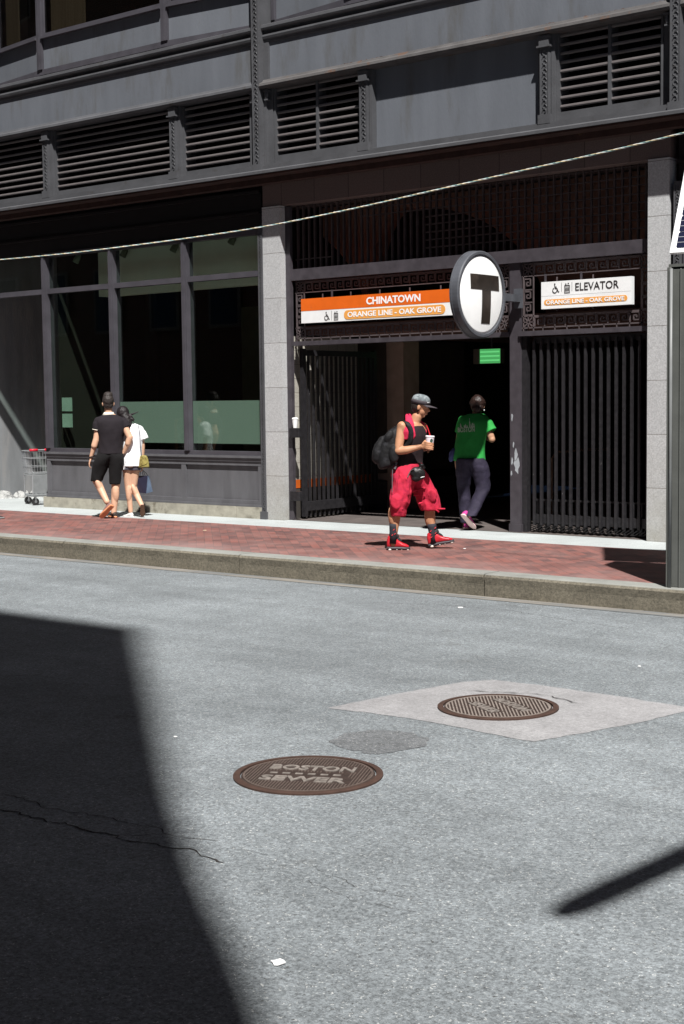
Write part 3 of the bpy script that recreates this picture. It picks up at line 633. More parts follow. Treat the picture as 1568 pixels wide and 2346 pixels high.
# station interior
b = MB(); b.box(-14.0, -13.72, 15.64, 17.2, .56, 2.6); part('tiled_wall', b, TILEW); b = MB(); b.box(-14.0, -13.715, 17.201, 20, .56, 2.6); part('inner_wall', b, mat('shade_dark_tile', (.05, .04, .032), .8, .2, 5))  # deeper part of the tile wall painted dark in place of interior shade
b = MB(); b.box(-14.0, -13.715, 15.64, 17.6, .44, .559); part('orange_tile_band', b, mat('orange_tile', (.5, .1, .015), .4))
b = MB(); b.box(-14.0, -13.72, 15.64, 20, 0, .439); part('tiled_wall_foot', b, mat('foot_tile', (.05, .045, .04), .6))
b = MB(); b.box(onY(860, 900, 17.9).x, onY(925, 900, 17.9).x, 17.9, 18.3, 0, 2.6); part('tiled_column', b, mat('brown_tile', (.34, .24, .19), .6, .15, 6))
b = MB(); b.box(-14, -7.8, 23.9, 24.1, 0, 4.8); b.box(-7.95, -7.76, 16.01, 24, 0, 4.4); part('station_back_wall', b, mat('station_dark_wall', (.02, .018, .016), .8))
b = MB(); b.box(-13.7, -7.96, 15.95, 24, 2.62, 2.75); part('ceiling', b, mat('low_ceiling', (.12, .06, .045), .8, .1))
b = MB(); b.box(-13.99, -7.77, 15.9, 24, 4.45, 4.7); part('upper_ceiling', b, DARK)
b = MB(); b.box(-13.7, -7.8, 15.82, 24, -.06, .001); b.box(-14.0, -7.77, 15.62, 15.83, -.06, -.0005)
b = MB(); b.add([(-13.69, 15.55, .004), (-8.03, 15.55, .004), (-8.03, 24, .004), (-13.69, 24, .004)], [(0, 1, 2, 3)]); part('station_floor', b, TILEF)
# brown vault wall with two arches behind the upper screen
def arch_z(x):
    z = 2.76
    if -15.2 < x < -12.92: z = max(z, 2.76 + (4.45 - 2.76) * math.sqrt(max(0, 1 - ((x + 15.2) / 2.28) ** 2)))
    if -12.9 < x < -9.98:
        s = (x + 12.3) / 2.32 if x > -12.3 else (x + 12.3) / .6
        z = max(z, 2.76 + (4.33 - 2.76) * math.sqrt(max(0, 1 - s * s)))
    return z
b = MB(); n = 160
for k in range(n):
    x0 = -13.7 + 5.74 * k / n; x1 = -13.7 + 5.74 * (k + 1) / n; za, zb = arch_z(x0), arch_z(x1)
    if za < 4.44 or zb < 4.44: b.add([(x0, 16.4, min(za, 4.44)), (x1, 16.4, min(zb, 4.44)), (x1, 16.4, 4.45), (x0, 16.4, 4.45), (x0, 16.7, min(za, 4.44)), (x1, 16.7, min(zb, 4.44))], [(0, 1, 2, 3), (0, 4, 5, 1)])
part('vault_wall', b, BROWN)
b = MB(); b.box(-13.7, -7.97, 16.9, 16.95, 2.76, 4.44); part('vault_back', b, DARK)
# posters on the inner right wall
b = MB(); b.box(-9.3, -7.96, 18.6, 18.7, 0, 2.6); part('tiled_return', b, mat('brown_tile2', (.17, .12, .09), .6, .1))
b = MB(); random.seed(3)
for zz in (.95, 1.35, 1.7, 2.05):
    xx = -9.2
    while xx < -8.2: ww = random.uniform(.12, .3); b.box(xx, xx + ww, 18.585, 18.597, zz, zz + random.uniform(.15, .28)); xx += ww + .1
part('notice_board', b, mat('navy_notice', (.02, .025, .06), .5))
b = MB(); b.tube([(-10.6, 17.6, 0), (-10.6, 17.6, .85), (-10.55, 17.65, .93), (-10.4, 17.9, .95), (-10.2, 18.6, .95)], .02, 8); part('handrail', b, mat('rail_brown', (.16, .1, .07), .4))

# ------------------------------------------------------------------ signs
SX = lambda px, py=700: onY(px, py, 15.57).x
def wheelchair(b, c, h, y):
    s = h / 2; L = lambda pts, wd: [b.bar((c[0] + a[0] * s, y, c[1] + a[1] * s), (c[0] + d[0] * s, y, c[1] + d[1] * s), .004, wd * s, up=(1, 0, 0)) if abs(a[0] - d[0]) < abs(a[1] - d[1]) else b.bar((c[0] + a[0] * s, y, c[1] + a[1] * s), (c[0] + d[0] * s, y, c[1] + d[1] * s), .004, wd * s) for a, d in zip(pts, pts[1:])]
    arc = [(-.1 + .5 * math.cos(a), -.4 + .5 * math.sin(a)) for a in [R(k) for k in range(115, 380, 20)]]
    L(arc, .15); L([(-.12, .62), (-.02, .0), (.42, -.02), (.7, -.75), (.92, -.68)], .15); L([(-.08, .3), (.32, .28)], .12)
    n = 10; b.prism([(c[0] - .12 * s + .15 * s * math.cos(2 * math.pi * k / n), y - .002, c[1] + .85 * s + .15 * s * math.sin(2 * math.pi * k / n)) for k in range(n)], (0, .004, 0))
def lift(b, c, h, y):
    s = h / 2; x, z = c
    def bx(x0, x1, z0, z1): b.box(x + x0 * s, x + x1 * s, y - .002, y + .002, z + z0 * s, z + z1 * s)
    bx(-.62, -.52, -1, .55); bx(.52, .62, -1, .55); bx(-.52, .52, -1, -.9); bx(-.52, .52, .45, .55)
    for k in (-.3, 0, .3): bx(k - .09, k + .09, -.62, -.02); bx(k - .07, k + .07, .04, .2)
    for k, d in ((-.3, 1), (.3, -1)): b.prism([(x + (k - .16) * s, y - .002, z + (.84 - .13 * d) * s), (x + (k + .16) * s, y - .002, z + (.84 - .13 * d) * s), (x + k * s, y - .002, z + (.84 + .13 * d) * s)], (0, .004, 0))
def pill(b, x0, x1, z0, z1, y):
    r = (z1 - z0) / 2; zc = (z0 + z1) / 2; pts = [(x1 - r + r * math.sin(a), y, zc + r * math.cos(a)) for a in [math.pi * k / 10 for k in range(11)]] + [(x0 + r - r * math.sin(a), y, zc - r * math.cos(a)) for a in [math.pi * k / 10 for k in range(11)]]
    b.prism(pts, (0, .003, 0))
y0 = 15.57
sg = thing('station_sign', 'long orange and white sign reading CHINATOWN over the open entrance', 'sign', (-11.9, 15.6, 2.76))
b = MB(); b.box(-13.42, -10.32, y0, 15.64, 2.762, 2.928); b.build('white_board', WHITE, sg)
b = MB(); b.box(-13.42, -10.32, y0 - .002, 15.64, 2.929, 3.098); b.build('orange_board', ORANGE, sg)
b = MB(); text_mb(b, 'CHINATOWN', (-12.26, y0 - .003, 2.962), (1, 0, 0), (0, 0, 1), .9, .1, .002, .03); b.build('lettering', WHITEL, sg)
b = MB(); pill(b, -12.65, -10.965, 2.782, 2.905, y0 - .004); b.build('orange_pill', PILLM, sg)
b = MB(); text_mb(b, 'ORANGE LINE - OAK GROVE', (-12.585, y0 - .005, 2.808), (1, 0, 0), (0, 0, 1), 1.555, .073, .002, .025); b.build('lettering', WHITEL, sg)
b = MB(); wheelchair(b, (-12.958, 2.842), .118, y0 - .003); lift(b, (-12.79, 2.842), .118, y0 - .003); b.box(-12.87, -12.867, y0 - .003, y0, 2.78, 2.91); b.build('pictograms', BLACKI, sg)
b = MB(); b.bar((-12.9, 15.62, 3.09), (-12.9, 15.62, 3.2), .02, .02); b.bar((-10.9, 15.62, 3.09), (-10.9, 15.62, 3.2), .02, .02); b.build('hangers', BEAM, sg)
sg = thing('elevator_sign', 'small white sign reading ELEVATOR above the barred right-hand gate', 'sign', (-8.9, 15.6, 2.77))
b = MB(); b.box(-9.53, -8.30, y0, 15.64, 2.772, 3.10); b.build('white_board', WHITE, sg)
b = MB(); text_mb(b, 'ELEVATOR', (-9.05, y0 - .003, 2.972), (1, 0, 0), (0, 0, 1), .585, .092, .002, .004); b.build('lettering', BLACKI, sg)
b = MB(); pill(b, -9.49, -8.352, 2.812, 2.885, y0 - .002); b.build('orange_pill', PILLM, sg)
b = MB(); text_mb(b, 'ORANGE LINE - OAK GROVE', (-9.46, y0 - .004, 2.823), (1, 0, 0), (0, 0, 1), 1.07, .05, .002, .025); b.build('lettering', WHITEL, sg)
b = MB(); wheelchair(b, (-9.33, 3.015), .12, y0 - .003); lift(b, (-9.165, 3.012), .12, y0 - .003)
b.box(-9.245, -9.242, y0 - .0025, y0, 2.97, 3.08); b.box(-9.10, -9.097, y0 - .0025, y0, 2.97, 3.08); b.build('pictograms', BLACKI, sg)
b = MB(); b.box(-9.53, -8.302, y0 - .001, y0, 2.9265, 2.929); b.build('seam', mat('seam_grey', (.4, .4, .4), .6), sg)
b = MB(); b.bar((-9.5, 15.62, 3.1), (-9.5, 15.62, 3.2), .02, .02); b.bar((-9.0, 15.62, 3.1), (-9.0, 15.62, 3.2), .02, .02); b.build('hangers', BEAM, sg)
# round projecting T
tx, ty, tz = -9.8, 14.685, 2.925; rr = .515; th = .12
sg = thing('round_sign', 'round white disc sign with a black T projecting from the entrance post', 'sign', (tx, 15.3, 2.9))
n = 72; C = lambda r, x: [Vector((x, ty + r * math.cos(2 * math.pi * k / n), tz + r * math.sin(2 * math.pi * k / n))) for k in range(n)]
RIM = mat('grey_rim_paint', (.07, .074, .085), .45, .2, 6, 6, .1, 40)
b = MB(); b.loft([C(.47, tx - .02), C(.475, tx), C(rr - .012, tx), C(rr, tx - .012), C(rr, tx - th + .03), C(rr + .006, tx - th + .028), C(rr + .006, tx - th), C(.47, tx - th), C(.47, tx - th + .02)], cap=False); b.build('rim', RIM, sg, smooth=False)
face_d = lambda r: tx - .018 + .035 * (1 - (r / .472) ** 2) if r < .472 else tx - .018
b = MB(); b.loft([C(.472 * k / 14 + .0005, face_d(.472 * k / 14)) for k in range(15)], cap=True); b.build('face', mat('white_sign_enamel', (.8, .81, .81), .3, .04, 5, 8, col2=(.55, .56, .55), t2=(.66, .8), s2=5), sg, smooth=True)
b = MB(); b.add(C(.47, tx - th + .01), [tuple(range(n))]); b.build('back_face', WHITE, sg)
def tquad(y0_, y1_, z0_, z1_):
    N = 14; pts = []
    vs = []; fs = []
    for i in range(N + 1):
        for j in range(N + 1):
            yy = y0_ + (y1_ - y0_) * i / N; zz = z0_ + (z1_ - z0_) * j / N; vs.append((face_d(math.hypot(yy, zz)) + .004, ty + yy, tz + zz))
    for i in range(N):
        for j in range(N): a = i * (N + 1) + j; fs.append((a, a + N + 1, a + N + 2, a + 1))
    return vs, fs
b = MB(); b.add(*tquad(-.262, .36, .055, .235)); b.add(*tquad(-.04, .155, -.345, .054)); b.build('letter', mat('faded_black_vinyl', (.022, .017, .014), .4, .3, 5, 4, col2=(.05, .038, .03), t2=(.5, .7), s2=4), sg)
b = MB(); b.box(tx - .11, tx - .02, 15.19, 15.606, 2.875, 2.965); b.box(tx - .115, tx - .015, 15.55, 15.606, 2.8, 3.04); b.build('bracket', RIM, sg)
# exit light inside
sg = thing('light_box', 'glowing green light box hanging inside the dark entrance', 'light box', (-12.6, 19, 2.2))
b = MB(); b.box(-12.86, -12.36, 19.0, 19.12, 2.22, 2.45); b.build('housing', mat('exit_housing', (.12, .1, .08), .6), sg)
b = MB(); b.box(-12.73, -12.36, 18.99, 18.999, 2.225, 2.445); b.build('lit_panel', mat('exit_green_light', (.1, .5, .2), .5, .02, 3, emit=((.12, .62, .18), .30)), sg)
b = MB(); [b.box(-12.72, -12.37, 18.986, 18.989, z_, z_ + .022) for z_ in (2.26, 2.325, 2.39)]; b.build('light_bars', mat('exit_letter_light', (.3, .8, .4), .5, .02, 3, emit=((.16, .75, .25), .42)), sg)
b = MB(); b.bar((-12.55, 19.06, 2.45), (-12.55, 19.06, 2.62), .03, .03); b.build('hanger', BEAM, sg)
# cup on the gate's lock box
cp = Vector((-13.52, 15.522, 1.306)); sg = thing('paper_cup', 'white paper cup left on top of the black gate lock box', 'cup', cp)
b = MB(); b.tube([cp, cp + Vector((0, 0, .12))], [.03, .042], 16); b.build('cup_body', WHITE, sg, smooth=False)
b = MB(); b.tube([cp + Vector((0, 0, .12)), cp + Vector((0, 0, .132)), cp + Vector((0, 0, .145))], [.045, .044, .034], 16); b.build('lid', WHITE, sg)

# ------------------------------------------------------------------ twisted cord across the street
ctrl = [(-60, 598, 12.62), (0, 595, 12.6), (150, 581, 12.5), (300, 563, 12.4), (450, 543, 12.3), (600, 520, 12.2), (800, 480, 12.1), (1000, 435, 11.95), (1200, 390, 11.8), (1400, 345, 11.65), (1568, 304, 11.5)]
P = [onY(*c) for c in ctrl]; P = [P[0] + (P[0] - P[1]) * k for k in (8, 3)] + P + [P[-1] + (P[-1] - P[-2]) * k for k in (1, 2, 4.0)]
dense = []
for i in range(len(P) - 1):
    m = max(2, int((P[i + 1] - P[i]).length / .02))
    for k in range(m):
        t_ = k / m; p0, p1, p2, p3 = P[max(i - 1, 0)], P[i], P[i + 1], P[min(i + 2, len(P) - 1)]
        dense.append(.5 * ((2 * p1) + (p2 - p0) * t_ + (2 * p0 - 5 * p1 + 4 * p2 - p3) * t_ ** 2 + (3 * p1 - p0 - 3 * p2 + p3) * t_ ** 3))
cols = [mat('rope_white', (.75, .75, .72), .7), mat('rope_yellow', (.62, .5, .3), .7), mat('rope_teal', (.25, .42, .42), .7)]
b = MB()
for s in range(3):
    b.cur = s; pts = []
    for i, p in enumerate(dense):
        a = i * .02 * 2 * math.pi / .2 + s * 2.094; pts.append(p + Vector((.1, .5, 0)) * math.cos(a) * .0046 + Vector((0, 0, 1)) * math.sin(a) * .0042)
    b.tube(pts, .0042, 5, cap=False)
tag(b.build('rope', cols, smooth=True, base=P[0]), 'pale twisted rope strung across the street in front of the building', 'rope')

# ------------------------------------------------------------------ kiosk post with solar panel at the right
q = [Vector(p) for p in [(-5.925, 11.76, 0), (-5.95, 12.16, 0), (-5.15, 12.5, 0), (-5.0, 12.1, 0)]]
KG = mat('dark_green_grey_enamel', (.085, .088, .082), .35, .12, 5, 6, .08, 40); KG2 = mat('brushed_trim', (.16, .165, .165), .35, .1, 6)
ks = thing('solar_kiosk', 'tall dark metal kiosk post with a tilted solar panel at the kerb', 'kiosk', (-5.4, 12.1, 0))
u = Vector((.985, .17, 0)); v = Vector((-.17, .985, 0)); O = Vector((-5.93, 11.80, 0))
def kbox(b, a0, a1, c0, c1, z0, z1):
    b.prism([O + u * a + v * c + Vector((0, 0, z0)) for a, c in ((a0, c0), (a1, c0), (a1, c1), (a0, c1))], (0, 0, z1 - z0))
b = MB(); kbox(b, .03, .87, .01, .33, 0, 2.80); b.build('cabinet', KG, ks, bevel=.008)
b = MB(); kbox(b, -.01, .029, -.015, .35, 0, 2.815); kbox(b, .871, .91, -.015, .35, 0, 2.815); kbox(b, .10, .115, -.004, .0095, 0, 2.8); b.build('edge_trim', KG, ks, bevel=.01)
b = MB(); b.tube([O + Vector((.035, -.02, 0)), O + Vector((.035, -.02, 2.8))], .014, 12); b.build('rail', KG2, ks, smooth=True)
b = MB(); kbox(b, .0, .9, 0, .33, 2.816, 2.84); b.build('cap', KG, ks)
# solar panel
pc = Vector((-6.0, 12.02, 2.945)); pu = Vector((.84, .54, 0)).normalized(); pt = Vector((-6.29 + .0, 12.60, 3.55)); 
a0 = onY(1537, 583, 12.1); pu = Vector((.98, .2, 0)).normalized(); pv = Vector((0.02, .34, 1.0)).normalized()
pn = pu.cross(pv)
b = MB(); W_, H_ = 1.15, 1.5
def pq(b, s0, s1, t0, t1, o, th): b.prism([a0 + pu * s + pv * t_ + pn * o for s, t_ in ((s0, t0), (s1, t0), (s1, t1), (s0, t1))], pn * th)
b = MB(); pq(b, 0, W_, 0, .035, 0, .04); pq(b, 0, W_, H_ - .035, H_, 0, .04); pq(b, 0, .035, .0351, H_ - .0351, 0, .04); pq(b, W_ - .035, W_, .0351, H_ - .0351, 0, .04)
fr = b.build('solar_panel', mat('white_panel_frame', (.75, .76, .77), .4), ks)
b = MB(); pq(b, .036, W_ - .036, .036, H_ - .036, .01, .015); b.build('backing', WHITE, fr)
b = MB(); nx, ny = 7, 9
for i in range(nx):
    for j in range(ny):
        cw = (W_ - .09) / nx; ch = (H_ - .09) / ny; s0 = .045 + i * cw + .002; t0 = .045 + j * ch + .002; c = .012
        pts = [(s0 + c, t0), (s0 + cw - .004 - c, t0), (s0 + cw - .004, t0 + c), (s0 + cw - .004, t0 + ch - .004 - c), (s0 + cw - .004 - c, t0 + ch - .004), (s0 + c, t0 + ch - .004), (s0, t0 + ch - .004 - c), (s0, t0 + c)]
        b.cur = 0; b.prism([a0 + pu * s + pv * t_ + pn * .0255 for s, t_ in pts], pn * .002)
        b.cur = 1
        for f_ in (.33, .66): b.prism([a0 + pu * s + pv * t_ + pn * .028 for s, t_ in ((s0, t0 + ch * f_), (s0 + cw - .004, t0 + ch * f_), (s0 + cw - .004, t0 + ch * f_ + .004), (s0, t0 + ch * f_ + .004))], pn * .001)
b.build('solar_cells', [mat('navy_cells', (.012, .014, .035), .25), mat('cell_wires', (.35, .36, .38), .5)], fr)
b = MB(); b.tube([O + u * .45 + v * .17 + Vector((0, 0, 2.84)), O + u * .45 + v * .2 + Vector((0, 0, 3.35)), a0 + pu * .58 + pv * .7 - pn * .02], .04, 10); b.build('mast', KG, ks)

# ------------------------------------------------------------------ street lamp whose long arm throws the shadow at lower right
tip = Vector((-2.75, 4.6, RZ)) + SUN * (5.6 / SUN.z); 
ls = thing('street_lamp', 'dark street lamp whose long arm shades the asphalt at lower right', 'street lamp', (tip.x + .45, 12.2, 0))
LM = mat('dark_lamp_paint', (.04, .045, .045), .45)
dirv = Vector((.06, .98, 0)).normalized(); far = tip + dirv * ((12.2 - tip.y) / dirv.y)
b = MB(); b.tube([(far.x, 12.2, 0), (far.x, 12.2, .5), (far.x, 12.2, tip.z + .1)], [.12, .08, .07], 14); b.build('pole', LM, ls, smooth=True)
b = MB(); b.tube([tip, tip + dirv * .12, tip + dirv * .35, far], [.045, .075, .08, .09], 12); b.build('arm', LM, ls, smooth=True)
ls.location.x = far.x
for ch in list(COL.objects):
    if ch.parent == ls: ch.location = -Vector(ls.location)
# ------------------------------------------------------------------ building across the street that shades the road
ob = thing('brick_building', 'brick building across the street that throws the big shadow over the road', 'building', (-15, -3, 0))
GP = [(-9.125, 8.428), (-7.455, 6.978), (-5.219, 5.032), (-4.101, 4.113), (-3.374, 3.567), (-2.962, 3.234)]
LV = []
for gx_, gy_ in GP:
    g_ = Vector((gx_, gy_, RZ)); dd = (g_ - Vector((*GP[0], RZ))).length; zz = 22 - 12 * dd / 8.08; LV.append(g_ + SUN * ((zz - RZ) / SUN.z))
LV.append(LV[-1] + (LV[-1] - LV[-2]).normalized() * (10 / abs((LV[-1] - LV[-2]).normalized().z)))
C1 = LV[0]; C0 = LV[-1]
b = MB(); b.loft([[Vector(p_) for p_ in ((q.x, q.y, q.z), (-70, q.y, q.z), (-70, -16, q.z), (q.x, -16, q.z))] for q in LV[::-1]]); b.build('wall', tile_wall_mat('street_brick', (.2, .09, .07), (.16, .075, .06), (.2, .18, .16), .22, .075, .5, .01), ob)
for z in (3.9, 7.6, 11.3, 15, 18.7):
    x = -60
    while x < -.5:
        f_ = z / 22; yy = max(q.y for q in LV) + .002
        b = MB(); b.box(x, x + 1.3, yy + .0, yy + .05, z, z + 2.1); wf = b.build('window', WHITE if False else mat('stone_trim', (.3, .29, .27), .8), ob)
        b = MB(); b.box(x + .1, x + 1.2, yy + .051, yy + .06, z + .1, z + 2.0); b.build('pane', mat('dark_pane', (.02, .025, .03), .1), wf); x += 2.6

# ------------------------------------------------------------------ people
SKIN = mat('tan_skin', (.42, .21, .12), .5, .08, 12, 4, .05, 60); SKIN2 = mat('pale_skin', (.56, .34, .23), .5, .08, 12, 4, .05, 60); SKIN3 = mat('olive_skin', (.4, .22, .14), .5, .08, 12)
def remesh(o, vox, smooth=2, noise_amp=0, noise_scale=8, seed=0, stretch=(1, 1, 1)):
    md = o.modifiers.new('r', 'REMESH'); md.mode = 'VOXEL'; md.voxel_size = vox; md.use_smooth_shade = True
    if smooth: m2 = o.modifiers.new('s', 'SMOOTH'); m2.iterations = smooth; m2.factor = .5
    dg = bpy.context.evaluated_depsgraph_get(); me = bpy.data.meshes.new_from_object(o.evaluated_get(dg)); ms = list(o.data.materials); o.modifiers.clear(); old = o.data; o.data = me
    if not me.materials:
        for m in ms: me.materials.append(m)
    if noise_amp:
        sv = Vector((seed * 3.1, seed * 1.7, 0)); N = [v.normal.copy() for v in me.vertices]
        for v, nn_ in zip(me.vertices, N):
            c = v.co; q = Vector((c.x * stretch[0], c.y * stretch[1], c.z * stretch[2])) * noise_scale + sv
            k = noise.noise(q); k2 = noise.noise(q * 2.3 + Vector((5, 5, 5)))
            v.co = c + nn_ * noise_amp * ((1 - abs(k) * 2.2) * .7 + k2 * .5)
    me.polygons.foreach_set('use_smooth', [True] * len(me.polygons)); me.update()
    return o
def limb(b, pts, rad, n=14):
    pts = [Vector(p) for p in pts]; out = []; rr = []
    for i in range(len(pts) - 1):
        for k in range(6): t_ = k / 6; out.append(pts[i].lerp(pts[i + 1], t_)); rr.append(rad[i] + (rad[i + 1] - rad[i]) * t_)
    out.append(pts[-1]); rr.append(rad[-1]); b.tube(out, rr, n)
    for p, r_ in zip(pts, rad): b.sph(p, r_ * .995, 14, 10)
def ring(c, a, d, n=20, sq=2.3):
    c = Vector(c); out = []
    for k in range(n):
        t_ = 2 * math.pi * k / n; ct, st = math.cos(t_), math.sin(t_)
        out.append(c + a * (abs(ct) ** (2 / sq) * (1 if ct > 0 else -1)) + d * (abs(st) ** (2 / sq) * (1 if st > 0 else -1)))
    return out
def subd(rings, k=4):
    out = []
    for i in range(len(rings) - 1):
        p0, p1, p2, p3 = rings[max(i - 1, 0)], rings[i], rings[i + 1], rings[min(i + 2, len(rings) - 1)]
        for s in range(k):
            t_ = s / k; out.append([.5 * (2 * b_ + (c_ - a_) * t_ + (2 * a_ - 5 * b_ + 4 * c_ - d_) * t_ ** 2 + (3 * b_ - a_ - 3 * c_ + d_) * t_ ** 3) for a_, b_, c_, d_ in zip(p0, p1, p2, p3)])
    out.append(rings[-1]); return out
def hand(b, wrist, elbow, palm_n, curl=.5, size=1.0, thumb=1, spread=1.0):
    """palm + four unequal bent fingers + thumb from the palm's side"""
    f = (Vector(wrist) - Vector(elbow)).normalized(); nrm = Vector(palm_n); nrm = (nrm - f * nrm.dot(f)).normalized(); sd_ = f.cross(nrm) * thumb
    w0 = Vector(wrist); pc_ = w0 + f * .048 * size
    b.ell(pc_, (sd_ * .040 * size, nrm * .016 * size, f * .052 * size)); b.sph(w0, .024 * size)
    for i, L in enumerate((.072, .080, .075, .058)):
        base = w0 + f * .085 * size + sd_ * (.030 - .020 * i) * size * spread; d = f.copy(); p = base; pts = [w0 + f * .05 * size + sd_ * (.026 - .017 * i) * size, base]
        for s in range(3):
            a = curl * (s + .7) * .75; d = (f * math.cos(a) + nrm * math.sin(a)); p = p + d * L * size * (.42, .32, .26)[s]; pts.append(p)
        limb(b, pts, [.0105 * size, .0095 * size, .009 * size, .0085 * size, .007 * size], 8)
    tb = w0 + f * .03 * size + sd_ * .034 * size; t1 = tb + (f * .7 + sd_ * .55 + nrm * .3) * .034 * size; t2 = t1 + (f * .9 + sd_ * .1 + nrm * .4) * .03 * size
    limb(b, [w0 + f * .015 * size + sd_ * .012 * size, tb, t1, t2], [.014 * size, .012 * size, .0105 * size, .009 * size], 8)
def head(b, c, fwd, up, s=1.0, face=True):
    """skull, jaw, nose, chin, ears in one surface; c = head centre"""
    c = Vector(c); f = Vector(fwd).normalized(); u = Vector(up); u = (u - f * u.dot(f)).normalized(); r_ = f.cross(u)
    b.ell(c + u * .022 * s - f * .008 * s, (r_ * .076 * s, f * .096 * s, u * .098 * s), 18, 14)
    b.ell(c - u * .045 * s + f * .022 * s, (r_ * .058 * s, f * .066 * s, u * .068 * s), 16, 12)
    b.ell(c - u * .098 * s + f * .055 * s, (r_ * .026 * s, f * .024 * s, u * .020 * s))
    b.tube([c + u * .012 * s + f * .083 * s, c - u * .012 * s + f * .100 * s, c - u * .027 * s + f * .113 * s, c - u * .036 * s + f * .095 * s], [.009 * s, .012 * s, .016 * s, .012 * s], 8)
    b.ell(c - u * .062 * s + f * .088 * s, (r_ * .024 * s, f * .012 * s, u * .007 * s)); b.ell(c - u * .075 * s + f * .085 * s, (r_ * .021 * s, f * .012 * s, u * .008 * s))
    b.ell(c + u * .030 * s + f * .085 * s, (r_ * .05 * s, f * .014 * s, u * .010 * s))
    for q in (1, -1): b.ell(c + r_ * q * .080 * s - u * .015 * s - f * .006 * s, (r_ * q * .012 * s + f * -.008 * s, f * .018 * s, u * .032 * s))
    return f, u, r_
def eyes(c, f, u, r_, parent, s=1.0):
    for q in (1, -1):
        b = MB(); p = Vector(c) + r_ * q * .031 * s + f * .083 * s + u * .004 * s; b.ell(p, (r_ * .014 * s, f * .008 * s, u * .007 * s), 10, 6); b.cur = 1; b.ell(p + f * .004 * s, (r_ * .006 * s, f * .006 * s, u * .006 * s), 8, 6)
        b.build('eye', [mat('eye_white', (.6, .58, .55), .3), mat('dark_iris', (.02, .012, .01), .2)], parent, smooth=True)
def shoe(parent, heel, toe, up, m_up, m_sole, w_=.045, sole_h=.028, high=.10, sock_r=.04, thick_white=False, name='shoe'):
    heel, toe = Vector(heel), Vector(toe); f = (toe - heel); L = f.length; f.normalize(); u = Vector(up); u = (u - f * u.dot(f)).normalized(); r_ = f.cross(u)
    def rg(t_, wd, h0, h1, dn=0.0): return ring(heel + f * L * t_ + u * ((h0 + h1) / 2 + dn), r_ * wd, u * (h1 - h0) / 2, 18, 2.6)
    W = [(0, .6), (.06, .78), (.25, .82), (.45, .82), (.65, 1.0), (.82, .98), (.93, .74), (1.0, .35)]
    b = MB(); b.loft([rg(t_, w_ * k, 0, sole_h * (1 if t_ < .8 else .85)) for t_, k in W]); so_ = b.build('sole', m_sole, None, smooth=True)
    b = MB(); hs = [(0.01, .5, high * .75), (.06, .72, high), (.22, .78, high * 1.02), (.38, .78, high * .98), (.52, .8, high * .72), (.68, .9, high * .52), (.84, .84, high * .42), (.95, .5, high * .3)]
    b.loft([rg(t_, w_ * k * .98, sole_h * .6, h_) for t_, k, h_ in hs]); b.ell(heel + f * L * .2 + u * high * .9, (r_ * w_ * .8, f * L * .17, u * .03))
    o = b.build(name, m_up, None); remesh(o, .007, 3); o.parent = None; attach(o, parent); so_.parent = o
    return o, f, u, r_
def cloth(name, rings_list, m, parent, vox=.009, amp=.004, sc=7, seed=1, extra=None, stretch=(1, 1, .6), sm=3):
    b = MB()
    for rg in rings_list: b.loft(subd(rg, 5))
    if extra: extra(b)
    o = b.build(name, m, None); remesh(o, vox, sm, amp, sc, seed, stretch); attach(o, parent); return o
UP = Vector((0, 0, 1))

# ---- 1. man in red shorts -------------------------------------------------
G = Vector((-9.75, 13.28, 0)); pa, wv = plane_at(G); K = lambda x, y, d=0: pa(834.2 + x * .17383, 878.1 + y * .17383, d)
uv = Vector((wv.y, -wv.x, 0))          # image-right along the ground
man = thing('person', 'man in grey cap, crimson baggy shorts and red high-top shoes walking with a drink', 'person', G)
fwd = (uv * 1.0 - wv * .12).normalized()
b = MB()
hc = K(742, 305); head(b, hc, (uv * 1 - wv * .1 - UP * .22), UP + uv * .2, .98)
limb(b, [K(655, 540), K(700, 440)], [.062, .058]); b.sph(K(660, 560), .075)
sa = (K(790, 570, .13) - K(520, 570, -.13)); sa.z = 0; sa.normalize(); sb = Vector((-sa.y, sa.x, 0))
tor = [(600, 1120, .155, .11), (600, 1000, .145, .10), (615, 850, .15, .11), (640, 720, .165, .12), (650, 620, .17, .105), (655, 560, .13, .08), (660, 520, .07, .06)]
b.loft(subd([ring(K(x, y), sa * a_, sb * c_) for x, y, a_, c_ in tor], 4))
limb(b, [K(505, 570, -.13), K(450, 890, -.20), K(745, 838, -.22)], [.060, .043, .027]); limb(b, [K(505, 570, -.13), K(470, 760, -.17)], [.055, .05])
limb(b, [K(470, 890, -.2), K(560, 880, -.21), K(745, 838, -.22)], [.046, .045, .027])
limb(b, [K(780, 580, .12), K(720, 860, .16), K(830, 860, -.02)], [.055, .042, .027])
# legs
limb(b, [K(555, 1220, -.05), K(450, 1560, -.09), K(400, 1960, -.08)], [.08, .062, .040]); b.ell(K(395, 1740, -.085) - uv * .012, (uv * .055, wv * .055, UP * .13)); limb(b, [K(400, 1960, -.08), K(385, 2110, -.08)], [.040, .043])
limb(b, [K(690, 1180, .08), K(860, 1560, .08), K(905, 1960, .07)], [.095, .062, .040]); b.ell(K(868, 1740, .075) - uv * .012, (uv * .052, wv * .052, UP * .13)); limb(b, [K(905, 1960, .07), K(915, 2110, .07)], [.040, .043])
